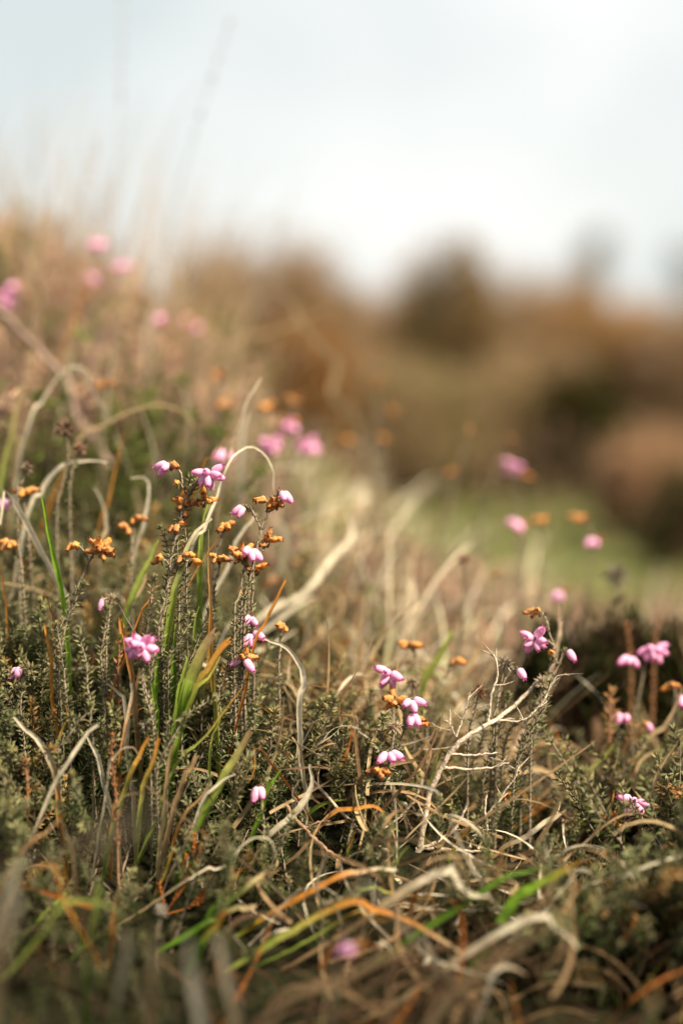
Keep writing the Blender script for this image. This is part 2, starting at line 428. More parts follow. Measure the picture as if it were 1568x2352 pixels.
# ================================================================== hand placed grass blades
N_BLADE = {}
def face(P, a0, a1):
    """normals that start towards the viewer's side of the bank and turn along the blade"""
    T = tangents(P); V = norm(CAM - P); V = norm(V - T * (V * T).sum(-1, keepdims=True)); S = np.cross(T, V)
    a = np.linspace(a0, a1, len(P))[:, None]
    return V * np.cos(a) + S * np.sin(a)
def blade(pts, d, w, stops, label, tip='point', tw=(0.35, .9), cat='grass blade', name='grass_strand', root=True, seg=None, group=None, mat='grass', fold=.4, c=True):
    """pts run from the tip to the root; w in millimetres; d one depth or one per point"""
    dd = d if isinstance(d, (list, tuple)) else [d] * len(pts)
    Q = [at(u, v, k) for (u, v), k in zip(pts, dd)]
    if root:
        e = Q[-1]; g = gz(e[0], e[1])
        if e[2] > g + .002:
            dirv = norm(Q[-1] - Q[-2]); dirv[2] = min(dirv[2], -.35); dirv[:2] *= .5; dirv = norm(dirv)
            s = (e[2] - g + .006) / -dirv[2]; s = min(s, .12)
            q = e + dirv * s; q[2] = gz(q[0], q[1]) - .004
            Q.append(q)
    n = seg or max(14, 5 * len(Q))
    P = spline(Q, n)
    ln = np.linalg.norm(np.diff(P, axis=0), axis=1).sum()
    wv = np.stack([np.sin(np.linspace(0, rng.uniform(6, 16), n) + rng.uniform(0, 6)) for _ in range(3)], 1) * .0009
    P[1:-1] += rng.normal(size=(n - 2, 3)) * .0002 + wv[1:-1]
    t = np.linspace(0, 1, n)
    if tip == 'point': W = w * np.clip(t / .55, .02, 1) ** .55
    elif tip == 'soft': W = w * np.clip(t / .25, .12, 1) ** .5
    else: W = w * np.clip(.72 + t * .8, 0, 1)
    W = (1.15 if stops[-1][1] > stops[-1][0] * 1.3 else .95) * W * (1 - .25 * np.clip((t - .7) / .3, 0, 1)) * (1 + .08 * np.sin(t * 21 + rng.uniform(0, 6)))
    m = MB()
    ribbon(m, P, W * .001, grad(stops, n) * rng.uniform(.92, 1.08) * rng.uniform(.8, 1.1, (n, 1)), face(P, *tw), fold)
    if tip == 'blunt':      # a torn end with two frayed points
        T = -tangents(P)[0]; N = face(P, *tw)[0]; S = np.cross(T, N); a = P[0]; ww = w * .001 * .7
        m.add([a - S * ww * .5, a + S * ww * .05, a - S * ww * .35 + T * ww * 1.1], [(0, 1, 2)], stops[0])
        m.add([a - S * ww * .05, a + S * ww * .5, a + S * ww * .3 + T * ww * .6], [(0, 1, 2)], stops[0])
    o = m.build(name, M[mat], None, True, P[-1])
    if c: claim(P[: int(n * .85)])
    return tag(o, label, cat, group)

G1 = [GREEN, GREEN, GREEN]
BL = [
 # left cushion, in focus
 ([(97,1143),(107,1191),(125,1266),(143,1376)], .90, 3.2, [BRIGHT, BRIGHT, GREEN], 'bright green arching blade left of the pink and orange heads', 'soft'),
 ([(487,1191),(445,1231),(415,1316),(395,1391),(380,1480),(357,1611)], .885, 4.2, [PALE, LIME, BRIGHT, BRIGHT, GREEN], 'long green blade with pale bent tip rising through the left cushion', 'soft'),
 ([(482,1150),(470,1220),(462,1290)], .905, 3.6, [LIME, GREEN, GREEN], 'short deep green blade behind the pale bent tip', 'soft'),
 ([(479,1215),(476,1290),(480,1350),(485,1405)], .88, 3.2, [STRAW, ORANGE, LIME, BRIGHT], 'upright blade, orange above and lime below, beside the withered heads', 'point'),
 ([(490,1458),(468,1506),(446,1556),(422,1612)], .872, 7.4, [TAN, BRIGHT, GREEN, GREEN], 'broad deep green blade with torn brown end in the left cushion', 'blunt'),
 ([(524,1474),(505,1500),(476,1544),(440,1604)], .875, 4.8, [ORANGE, YELLOW, BRIGHT, GREEN], 'green blade with orange torn end leaning against the broad green blade', 'blunt'),
 ([(404,1470),(400,1530),(393,1598)], .89, 4.0, G1, 'dark green upright blade left of the broad green blade', 'soft'),
 ([(628,1126),(629,1084),(606,1042),(570,1027),(536,1047),(514,1088),(499,1141),(472,1216),(436,1296)], [.93,.93,.925,.92,.915,.91,.91,.90,.90], 3.4, [PALE, PALE, PALE, PALE, STRAW, ORANGE, ORANGE], 'large white arching dead blade looped over beside the pink heads', 'point', (.2, 1.5)),
 ([(245,1063),(200,1061),(152,1066),(115,1096),(95,1131),(65,1191)], .965, 3.8, [PALE, PALE, PALE, STRAW, DULL], 'pale dead blade bent flat over the top of the left heath', 'soft', (.1, 1.2)),
 ([(655,1336),(635,1381),(610,1436),(580,1501)], .89, 2.4, [ORANGE, ORANGE, RUST, LIME], 'straight orange spike leaning right at the edge of the cushion', 'blunt'),
 ([(608,1466),(652,1482),(684,1520),(697,1566),(690,1636)], .89, 4.0, [PALE, PALE, PALE, PALE, STRAW], 'thick white blade arching down at the right edge of the cushion', 'soft', (.1, .8)),
 ([(576,1356),(566,1391),(536,1431),(500,1481)], .91, 3.2, [PALE, PALE, STRAW, ORANGE], 'white blade slanting behind the broad green blade', 'soft'),
 ([(525,1196),(465,1286),(425,1356),(398,1410)], .895, 2.2, [TAN, ORANGE, ORANGE, ORANGE], 'thin orange blade slanting through the orange heads', 'point'),
 ([(300,1098),(330,1092),(342,1105),(340,1156),(325,1221),(310,1270)], .965, 3.2, [PALE, PALE, STRAW, ORANGE, ORANGE], 'hooked straw blade behind the left cushion', 'soft', (.1, 1.0)),
 ([(285,991),(270,1066),(252,1151),(225,1231)], 1.0, 2.6, [ORANGE, ORANGE, STRAW, STRAW], 'orange pointed blade standing behind the hooked straw blade', 'point'),
 ([(218,1120),(240,1170),(248,1220),(236,1262)], .98, 3.6, [PALE, STRAW, STRAW, TAN], 'straw blade curving in a shallow bow behind the left cushion', 'soft', (.3, 1.4)),
 ([(0,1205),(8,1172),(25,1140)], .93, 4.2, [PALE, PALE, STRAW], 'white bent blade cut by the left edge', 'soft'),
 ([(100,1360),(112,1400),(125,1450)], .89, 2.6, [RUST, TAN, DULL], 'short brown tipped blade in the heath below the left green blade', 'point'),
 ([(104,1440),(112,1490),(120,1560)], .875, 2.6, [ORANGE, ORANGE, DULL], 'orange upright stub left of the large pink head', 'blunt'),
 ([(277,1426),(283,1462),(293,1500)], .872, 3.4, [ORANGE, TAN, GREEN], 'short green stub with orange cut end above the large pink head', 'blunt'),
 ([(380,1310),(345,1380),(310,1432)], .885, 2.2, [ORANGE, RUST, RUST], 'thin rust blade leaning right above the large pink head', 'point'),
 ([(5,1290),(12,1400),(22,1470)], .92, 2.6, [RUST, ORANGE, DULL], 'rust brown blade along the left edge', 'point'),
 ([(365,1240),(345,1290),(318,1335)], .93, 4.0, [LIME, LIME, GREEN], 'blurred yellow green blade behind the withered round head', 'soft'),
 ([(374,1436),(366,1520),(353,1612)], .882, 3.6, [BRIGHT, BRIGHT, GREEN], 'bright green blade nearest the dense pink head in the green tuft', 'point'),
 ([(432,1512),(420,1565),(408,1622)], .872, 4.6, [LIME, BRIGHT, GREEN], 'short wide green blade in the middle of the green tuft', 'soft'),
 ([(458,1392),(442,1490),(414,1612)], .888, 3.8, [LIME, BRIGHT, GREEN], 'tall narrow green blade at the back of the green tuft', 'point'),
 ([(506,1508),(476,1562),(440,1618)], .868, 4.2, [YELLOW, BRIGHT, GREEN], 'yellow tipped green blade lowest on the right of the green tuft', 'point'),
 ([(340,1512),(347,1560),(356,1618)], .866, 3.4, [BRIGHT, GREEN, GREEN], 'short deep green blade lowest on the left of the green tuft', 'point'),
 ([(412,1400),(400,1470),(386,1560)], .892, 3.4, [LIME, BRIGHT, GREEN], 'lime tipped blade between the long blade and the tall narrow one', 'point'),
 # lower left
 ([(26,1643),(52,1672),(88,1698),(114,1740),(127,1792),(138,1854)], .855, 4.2, [PALE, PALE, STRAW, ORANGE, ORANGE, LIME], 'pale blade curving down to an orange stem at lower left', 'soft', (.1, 1.1)),
 ([(151,1620),(156,1646),(140,1698),(125,1766)], .865, 3.0, [ORANGE, LIME, LIME, GREEN], 'green blade with orange kinked tip at lower left', 'point'),
 ([(302,1573),(296,1630),(283,1724),(268,1815)], .86, 2.8, [PALE, ORANGE, ORANGE, ORANGE], 'straight orange blade with white frayed end below the large pink head', 'blunt'),
 ([(244,1570),(268,1585),(284,1602),(287,1622)], .868, 3.6, [PALE, PALE, STRAW], 'short white curl below the large pink head', 'soft', (.2, .9)),
 ([(188,1680),(210,1708),(226,1735),(236,1764)], .86, 3.4, [PALE, PALE, STRAW], 'grey white curved scrap of blade at lower left', 'soft'),
 ([(222,1668),(200,1684),(184,1700)], .84, 3.2, [PALE, PALE, TAN], 'small pale scrap lying across the grey white scrap', 'blunt'),
 ([(341,1698),(317,1745),(291,1796)], .85, 3.0, [ORANGE, LIME, GREEN], 'leftmost of two short green stubs with orange ends', 'blunt'),
 ([(364,1700),(348,1760),(330,1830)], .848, 3.4, [ORANGE, LIME, DULL], 'right one of two short green stubs with orange ends', 'blunt'),
 ([(398,1714),(385,1786),(374,1875)], .845, 3.0, [TAN, STRAW, DULL], 'dull straw upright stub between the green stubs and the long green blade', 'blunt'),
 ([(450,1740),(432,1770),(418,1800)], .85, 4.0, [TAN, TAN, STRAW], 'short tan stub leaning right under the long thin green blade', 'blunt'),
 ([(556,1581),(510,1636),(458,1703),(395,1786)], .86, 2.6, [ORANGE, LIME, LIME, LIME], 'long thin lime green blade leaning right below the cushion', 'point'),
 ([(500,1622),(508,1655),(490,1700),(482,1745)], .868, 2.4, [LIME, LIME, STRAW], 'thin bent yellow green stalk behind the long thin blade', 'point'),
 ([(574,1684),(538,1755),(499,1818),(458,1884)], .855, 5.0, [TAN, LIME, BRIGHT, GREEN], 'wide light green blade with cut end leaning right below the cushion', 'blunt'),
 ([(484,1786),(458,1833),(416,1896)], .845, 2.4, [STRAW, ORANGE, LIME], 'thin orange and green blade left of the wide light green blade', 'point'),
 ([(541,1779),(510,1800),(486,1822),(462,1852)], .85, 2.6, [PALE, PALE, TAN], 'pale thin blade crossing the wide light green blade', 'soft'),
 ([(645,1768),(630,1795),(612,1828)], .86, 3.0, [BRIGHT, BRIGHT, GREEN], 'short bright green tip right of the two bell flower', 'soft'),
 ([(570,1800),(585,1760),(600,1720)], .865, 2.0, [ORANGE, RUST, TAN], 'rust orange blade standing behind the two bell flower', 'point'),
 ([(671,1693),(690,1722),(696,1752),(700,1790)], .885, 3.6, [STRAW, PALE, PALE, TAN], 'pale twisted blade above the thick white curl', 'soft', (0, 1.7)),
 ([(712,1756),(719,1790),(698,1838),(671,1875),(622,1918)], .865, 4.4, [PALE, PALE, PALE, STRAW, TAN], 'thick white curl sweeping down to the left near the centre', 'soft', (.1, 1.0)),
 ([(632,1960),(612,1930),(574,1932),(548,1957),(525,1984),(490,1999),(455,2008)], .83, 1.5, [PALE, PALE, PALE, STRAW, STRAW], 'thin pale tendril curving left under the thick white curl', 'soft'),
 ([(690,1940),(718,1929),(742,1950),(744,1989),(731,2036),(738,2078),(768,2096),(779,2070),(754,2041),(718,2036),(672,2064)], .825, 2.0, [TAN, STRAW, PALE, PALE, PALE, PALE, PALE, PALE], 'thin pale tendril knotted into a loop near the centre bottom', 'soft', (0, 3.0)),
 ([(775,2080),(781,2120),(777,2172)], .82, 2.0, [PALE, STRAW, ORANGE], 'thin straw strand hanging below the looped tendril', 'soft'),
 ([(262,1852),(290,1830),(330,1826),(370,1828)], .83, 1.4, [STRAW, STRAW, PALE], 'hair thin pale arch low in the left heath', 'soft'),
 ([(325,1745),(310,1720),(280,1722),(255,1745),(248,1770)], .845, 1.6, [TAN, PALE, PALE, STRAW], 'small thin hoop behind the orange blade at lower left', 'soft'),
 # bottom
 ([(1137,2240),(1111,2214),(1044,2177),(981,2143),(924,2115),(857,2094),(779,2081)], [.78,.785,.79,.795,.80,.80,.80], 4.2, [TAN, STRAW, ORANGE, ORANGE, YELLOW, LIME, LIME], 'long yellow and orange blade arching across the bottom centre', 'point', (.5, .2)),
 ([(905,2000),(870,1999),(831,2004),(756,2022)], .83, 3.2, [PALE, ORANGE, ORANGE, GREEN], 'orange blade with white tip lying flat above the long yellow blade', 'blunt', (.5, .3)),
 ([(1002,2063),(940,2058),(893,2055),(820,2052)], .82, 2.0, [ORANGE, LIME, GREEN, GREEN], 'thin flat green blade between the orange and the long yellow blade', 'point', (.4, .3)),
 ([(890,2116),(850,2114),(800,2106)], .805, 1.6, [ORANGE, LIME, GREEN], 'thin short green blade under the long yellow blade', 'point'),
 ([(1350,1970),(1292,2004),(1231,2037),(1180,2080)], .80, 6.2, [RUST, BRIGHT, GREEN, GREEN], 'broad bright green blade lying out to the right near the bottom', 'point', (.2, .6)),
 ([(1255,1990),(1200,2012),(1130,2032)], .80, 4.4, G1, 'blurred green blade beside the broad bright green blade', 'point'),
 ([(979,2142),(988,2180),(1003,2228),(1034,2310)], .775, 3.0, [PALE, PALE, STRAW, TAN], 'pale straight stalk sloping down under the long yellow blade', 'soft'),
 ([(1210,2240),(1180,2226),(1145,2229),(1120,2268),(1106,2322)], .76, 3.2, [TAN, PALE, PALE, PALE, STRAW], 'pale arch at the bottom right of the long yellow blade', 'soft', (.1, .8)),
 ([(1325,2180),(1296,2146),(1256,2120),(1215,2110)], .76, 4.4, [PALE, PALE, STRAW, TAN], 'thick pale bent blade low on the right', 'soft'),
 ([(1564,2172),(1532,2140),(1508,2128),(1490,2170),(1474,2216)], .80, 2.2, [DULL, DULL, STRAW, STRAW, TAN], 'thin folded blade in the dark lower right corner', 'soft'),
 ([(1400,2138),(1408,2190),(1418,2262)], .79, 1.0, [ORANGE, TAN, TAN], 'hair thin rust stalk in the dark lower right', 'point'),
 ([(1395,2258),(1320,2266),(1240,2266)], .78, 1.3, [TAN, TAN, DULL], 'thin flat tan stalk in the dark lower right', 'point'),
 ([(1122,2052),(1092,2056),(1072,2048),(1044,2026),(1000,2014)], .80, 6.0, [PALE, PALE, STRAW, TAN, TAN], 'wide pale crumpled husk of a blade right of centre near the bottom', 'soft', (.1, 1.4)),
 ([(556,1996),(536,2030),(508,2062),(470,2118)], .82, 4.0, [ORANGE, GREEN, GREEN, GREEN], 'green blade leaning right beside the rust sprig at the bottom', 'point'),
 ([(525,2096),(500,2126),(478,2150)], .80, 4.6, [RUST, GREEN, GREEN], 'short dark green blade with rusty end at the bottom', 'soft'),
 ([(610,2004),(596,2020),(580,2028)], .82, 3.4, [STRAW, GREEN, GREEN], 'tiny green cut leaf right of the rust sprig', 'blunt'),
 ([(583,2084),(560,2086),(530,2090)], .815, 3.6, [STRAW, GREEN, GREEN], 'small green leaf lying flat below the rust sprig', 'blunt'),
 ([(284,2034),(272,2070),(262,2110)], .80, 3.6, [STRAW, ORANGE, TAN], 'short orange stub at lower left of the rust sprig', 'point'),
 ([(224,2030),(222,2080),(212,2150)], .76, 4.2, [LIME, DULL, GREEN], 'blurred green blade standing at the bottom left', 'soft'),
 ([(300,2130),(270,2090),(210,2075),(160,2078),(130,2100)], .75, 2.6, [DULL, LIME, LIME, DULL], 'blurred green arch at the bottom left', 'soft'),
 ([(232,2226),(200,2160),(150,2080),(96,1995)], .76, 1.5, [ORANGE, ORANGE, TAN, RUST], 'long blurred rust stalk slanting through the bottom left', 'soft'),
 ([(138,1880),(100,1915),(62,1945)], .80, 2.6, [STRAW, ORANGE, TAN], 'blurred tan blade slanting up left of the heath', 'soft'),
 ([(140,1880),(152,1920),(166,1965)], .80, 2.0, [STRAW, TAN, TAN], 'thin tan stalk bending down from the blurred tan blade', 'soft'),
 ([(436,2158),(440,2215),(452,2310)], .66, 5.4, [PALE, PALE, PALE], 'blurred white upright stub at the bottom edge left of centre', 'soft', (.0, .3)),
 ([(494,2150),(512,2200),(528,2262)], .68, 5.2, [PALE, STRAW, TAN], 'blurred pale crooked stub at the bottom edge near the white one', 'soft', (.0, .8)),
 ([(290,2140),(292,2190),(280,2240)], .69, 3.4, [PALE, DULL, DULL], 'blurred pale green stub at bottom left', 'soft'),
 ([(330,2150),(348,2190),(350,2290)], .66, 4.0, [STRAW, TAN, RUST], 'blurred tan blade left of the white stub', 'soft'),
 ([(10,2010),(36,2030),(38,2080),(20,2140)], .66, 6.4, [PALE, STRAW, TAN, DULL], 'blurred pale bent blade at the lower left edge', 'soft'),
 ([(64,1960),(40,2000),(20,2040)], .68, 4.0, [PALE, STRAW, TAN], 'blurred straw blade above the bent one at the lower left edge', 'soft'),
 ([(820,2070),(842,2062),(870,2058)], .70, 2.4, [PALE, STRAW, TAN], 'short blurred straw scrap near the bottom centre', 'soft'),
 ([(1250,2130),(1200,2170),(1100,2240),(1010,2330)], .68, 5.0, [TAN, TAN, STRAW, TAN], 'wide blurred tan blade slanting up from the bottom edge', 'soft'),
 ([(960,2180),(880,2200),(780,2250),(640,2320)], .70, 4.6, [TAN, TAN, BROWN, BROWN], 'blurred brown stalk under the bottom pink flower', 'soft'),
 # back left bank
 ([(104,657),(86,782),(68,938),(30,1090)], 1.06, 3.0, [TAN, STRAW, STRAW, ORANGE], 'tall straw stalk with sharp tip at the left edge of the bank', 'point'),
 ([(55,886),(30,1000),(2,1120)], 1.04, 5.2, [STRAW, LIME, GREEN], 'blurred wide green blade leaning at the left edge', 'blunt'),
 ([(208,880),(199,850),(162,843),(125,875),(94,922),(62,990)], 1.03, 3.2, [PALE, PALE, PALE, STRAW, ORANGE], 'pale hook shaped blade near the left edge', 'point'),
 ([(452,990),(426,948),(364,931),(296,948),(229,984),(172,1036)], 1.03, 3.4, [STRAW, STRAW, STRAW, ORANGE, ORANGE, TAN], 'long orange blade arching over the back of the cushion', 'point'),
 ([(600,868),(567,922),(551,974),(534,1030),(516,1090)], .975, 3.2, [PALE, STRAW, STRAW, ORANGE, ORANGE], 'straw blade with pale tip standing above the white arch', 'soft'),
 ([(525,984),(494,1042),(461,1086)], .94, 1.7, [ORANGE, RUST, RUST], 'short thin rust blade left of the white arch', 'point'),
 ([(571,945),(558,985),(556,1020)], 1.10, 5.0, [PALE, PALE, STRAW], 'blurred white scrap behind the straw blade with pale tip', 'soft'),
 ([(333,766),(218,849),(150,916)], 1.16, 3.2, [STRAW, STRAW, TAN], 'blurred straw stalk slanting across the left bank', 'soft'),
 ([(775,698),(640,755),(500,808)], [1.30, 1.32, 1.34], 3.6, [STRAW, STRAW, TAN], 'blurred straight pale stalk pointing right against the brown mound', 'soft'),
 ([(618,668),(671,690),(694,742),(738,792),(777,836),(764,900),(790,938),(820,972)], 1.32, 6.4, [STRAW, STRAW, STRAW, STRAW, STRAW, TAN], 'big blurred S shaped dead blade in front of the brown mound', 'soft', (.1, 1.0)),
 ([(30,500),(14,560),(30,640)], 1.30, 5.0, [STRAW, STRAW, TAN], 'blurred bent straw blade at the left skyline', 'soft'),
 ([(60,545),(66,600),(92,672),(104,720)], 1.30, 4.2, [PALE, STRAW, STRAW, TAN], 'blurred crooked pale stalk at the left skyline', 'soft'),
 ([(440,570),(436,610),(410,680)], 1.36, 4.4, [STRAW, STRAW, TAN], 'blurred straw blade at the right end of the left skyline', 'soft'),
 ([(360,690),(352,730),(340,790)], 1.28, 5.0, [PALE, PALE, STRAW], 'blurred pale blade below the left skyline', 'soft'),
 ([(190,680),(165,760),(140,850)], 1.16, 3.6, [ORANGE, STRAW, TAN], 'blurred orange stalk left of the slanting straw stalk', 'soft'),
 # middle straw
 ([(801,1180),(807,1235),(760,1292),(693,1366),(628,1404)], [1.12,1.11,1.09,1.07,1.06], 5.6, [PALE, PALE, PALE, PALE, STRAW], 'wide blurred white blade sweeping down to the cushion', 'soft', (.1, 1.0)),
 ([(640,1195),(664,1228),(656,1290),(640,1330)], 1.10, 6.4, [PALE, PALE, STRAW], 'blurred pale blade right of the orange heads', 'soft'),
 ([(722,1372),(690,1392),(645,1420)], 1.04, 4.6, [PALE, PALE, STRAW], 'blurred white blade just above the thick white arch', 'soft'),
 ([(706,1390),(712,1450),(706,1510)], 1.05, 5.0, [PALE, STRAW, TAN], 'blurred straw blade standing right of the thick white arch', 'soft'),
 ([(903,1212),(912,1256),(888,1306)], 1.15, 5.0, [PALE, PALE, STRAW], 'blurred short pale arc in the middle grass', 'soft'),
 ([(840,1190),(856,1236),(826,1300)], 1.14, 5.0, [STRAW, PALE, STRAW], 'blurred pale arc beside the short one in the middle grass', 'soft'),
 ([(590,1180),(572,1216),(545,1246)], .955, 3.4, [PALE, PALE, STRAW], 'pale curl hanging below the two pink bells', 'soft'),
 ([(1041,1450),(1011,1504),(978,1570)], .98, 5.6, [LIME, LIME, DULL], 'wide blurred yellow green leaf behind the orange heads on the right', 'soft'),
 ([(1365,1752),(1318,1715),(1251,1706),(1215,1720)], .985, 4.6, [TAN, TAN, STRAW, TAN], 'blurred tan blade arched over the dark hollow', 'soft'),
 ([(1282,1800),(1250,1772),(1210,1770),(1160,1800)], .96, 5.2, [STRAW, STRAW, TAN, TAN], 'blurred tan blade arched below the grey branch', 'soft'),
 ([(1410,1710),(1340,1790),(1250,1850),(1130,1940)], .95, 4.6, [LIME, TAN, ORANGE, TAN], 'long blurred orange tan blade rising to the right beside the hollow', 'soft'),
 ([(1300,1860),(1240,1900),(1170,1946),(1110,1980)], .90, 4.2, [STRAW, PALE, STRAW, TAN], 'pale blade lying slantwise right of the grey branch', 'soft'),
 ([(1355,1800),(1340,1880),(1310,1960)], .93, 3.4, [STRAW, LIME, GREEN], 'blurred yellow green blade standing right of the grey branch', 'soft'),
 ([(1168,1900),(1166,1960),(1162,2020)], .85, .9, [STRAW, STRAW, TAN], 'hair thin straw stalk standing at lower right', 'point'),
 ([(1568,1690),(1520,1760),(1490,1850),(1450,1960)], .90, 2.4, [TAN, STRAW, TAN, DULL], 'thin tan stalk slanting at the right edge', 'soft'),
 ([(1568,1580),(1545,1640),(1520,1680),(1490,1700)], .95, 4.4, [STRAW, STRAW, ORANGE, TAN], 'blurred yellow stalk curving at the right edge', 'soft'),
 ([(900,1890),(860,1850),(800,1860),(760,1880)], .87, 3.2, [ORANGE, ORANGE, TAN, TAN], 'orange tan blade lying behind the two pink bells of the middle', 'soft'),
]
for b in BL:
    blade(b[0], b[1], b[2], b[3], b[4], *(b[5:]))
# thin flowering culms of the moor grass rising into the sky
def culm(pts, d, label):
    Q = [at(u, v, k) for (u, v), k in zip(pts, d)]
    e = Q[-1].copy(); e[2] = gz(e[0], e[1]) - .004; Q.append(e)
    P = spline(Q, 26); root = empty('grass_culm', P[-1]); Pl = P - P[-1]
    m = MB(); tube(m, Pl, np.linspace(.00025, .0008, 26), np.array(STRAW), 5); m.build('stalk', M['straw'], root)
    m = MB(); T = tangents(P); k = rng.integers(0, 7, 60)
    leaves(m, Pl[k] + rng.normal(size=(60, 3)) * .001, -T[k] + rng.normal(size=(60, 3)) * .2, .005, .0006, np.array(TAN), True)
    tag(m.build('seed_head', M['straw'], root, False), kind='stuff')
    tag(root, label, 'grass stalk', 'thin grass stalks against the sky')
culm([(284, -40), (278, 180), (266, 420), (240, 700)], [1.30, 1.30, 1.32, 1.35], 'taller of two thin grass stalks standing against the sky')
culm([(526, 55), (486, 180), (440, 330), (390, 520), (330, 760)], [1.25, 1.26, 1.28, 1.32, 1.36], 'thin grass stalk leaning right against the sky')
culm([(228, 330), (196, 430), (180, 560), (170, 700)], [1.34] * 4, 'short feathery grass stalk just above the left skyline')
culm([(650, 495), (560, 560), (470, 640), (420, 740)], [1.5, 1.5, 1.5, 1.52], 'grass stalk leaning far right at the end of the left skyline')

# ================================================================== heath flowers
def bell_mesh(name, pink, seed):
    r = np.random.default_rng(seed); m = MB(); n = 12
    age = r.uniform(0, .8) ** 1.5
    L_ = .0098
    z = np.array([0, .04, .15, .32, .5, .68, .82, .91, .96, 1.0]) * L_
    rr = np.array([.30, .68, .95, 1.0, .99, .90, .72, .52, .46, .58]) * .0030
    th = np.linspace(0, 2 * np.pi, n, endpoint=False)
    if not pink: rr = np.array([.34, .78, 1.0, .97, .86, .72, .58, .50, .50, .52]) * .0029
    wob = 1 + (.04 if pink else .09) * np.cos(4 * th + .3)
    if not pink: wob = wob + r.normal(size=n) * .12
    V = []; C = []
    for i, (a, b) in enumerate(zip(z, rr)):
        lob = 1 + (.45 * np.cos(4 * th) if i == 9 else 0)
        zz = a + (.0006 * np.cos(4 * th) if i == 9 else 0)
        x0 = .0006 * math.sin(a / L_ * 3) if not pink else 0
        V.append(np.stack([b * wob * lob * np.cos(th) + x0, b * wob * lob * np.sin(th), np.broadcast_to(zz, th.shape)], 1))
        t = a / L_
        if pink: c = np.array([.87, .55, .76]) * (1 - t) + np.array([.84, .36, .63]) * t; c = c * (np.array([.8, .5, .7]) if i >= 8 else 1)
        else: c = (np.array([.80, .44, .15]) * (1 - t) + np.array([.72, .29, .06]) * t) * (1 - age) + np.array([.42, .21, .11]) * age; c = c * (.28 if i >= 8 else 1)
        C.append(np.repeat(c[None], n, 0))
    k = len(z); V = np.concatenate(V); C = np.concatenate(C)
    if not pink: V += r.normal(size=V.shape) * .00034
    F = []
    for i in range(k - 1):
        for j in range(n):
            a, b = i * n + j, i * n + (j + 1) % n
            F += [(a, b, b + n), (a, b + n, a + n)]
    V = np.vstack([V, [0, 0, -.0002], [0, 0, L_ * .72]]); C = np.vstack([C, C[:1], [[.10, .04, .03]] if not pink else [[.4, .1, .25]]])
    for j in range(n): F += [(j, len(V) - 2, (j + 1) % n)]
    m.add(V, F, C)                                         # open mouth, lobes turned out
    if pink or r.random() < .5:                            # the style looking out of the mouth
        tube(m, np.array([[0, 0, L_ * .6], [.0001, 0, L_ * .9], [.0003, 0, L_ * 1.13]]), [.0002, .0002, .0003], np.array([.35, .08, .12]), 4)
    return m.mesh(name, M['petal' if pink else 'wither'])
PINKS = [bell_mesh('pink_bell', True, i) for i in range(3)]
RUSTS = [bell_mesh('withered_bell', False, 10 + i) for i in range(8)]

def whorls(mb, P, spacing, ln, wd, cols, t0=0., t1=1., ang=1.05, per=4, solid=True, taper=.15):
    """rings of needle leaves along a stem"""
    seg = np.linalg.norm(np.diff(P, axis=0), axis=1); cum = np.r_[0, np.cumsum(seg)]; tot = cum[-1]; T = tangents(P)
    s = np.arange(t0 * tot, t1 * tot, spacing); s = s + rng.normal(size=len(s)) * spacing * .18
    k = np.clip(np.searchsorted(cum, s) - 1, 0, len(P) - 2)
    B = np.stack([np.interp(s, cum, P[:, i]) for i in range(3)], 1); Tt = T[k]
    A = norm(np.cross(Tt, np.array([.3, .9, .2]))); Bn = np.cross(Tt, A)
    off = np.arange(len(s)) * .785 + rng.normal(size=len(s)) * .25
    BB, DD, LL, CC = [], [], [], []
    f = (s - s[0]) / max(s[-1] - s[0], 1e-6) if len(s) > 1 else s * 0
    for j in range(per):
        a = off + j * 2 * np.pi / per
        rad = A * np.cos(a)[:, None] + Bn * np.sin(a)[:, None]
        an = ang * rng.uniform(.75, 1.2, len(s))
        BB.append(B); DD.append(Tt * np.cos(an)[:, None] + rad * np.sin(an)[:, None])
        LL.append(ln * rng.uniform(.75, 1.2, len(s)) * (1 - taper * f))
        c = np.stack([np.interp(f, np.linspace(0, 1, len(cols)), np.array(cols)[:, i]) for i in range(3)], 1)
        CC.append(c * rng.uniform(.75, 1.3, (len(s), 1)))
    leaves(mb, np.concatenate(BB), np.concatenate(DD), np.concatenate(LL), wd, np.concatenate(CC), solid)

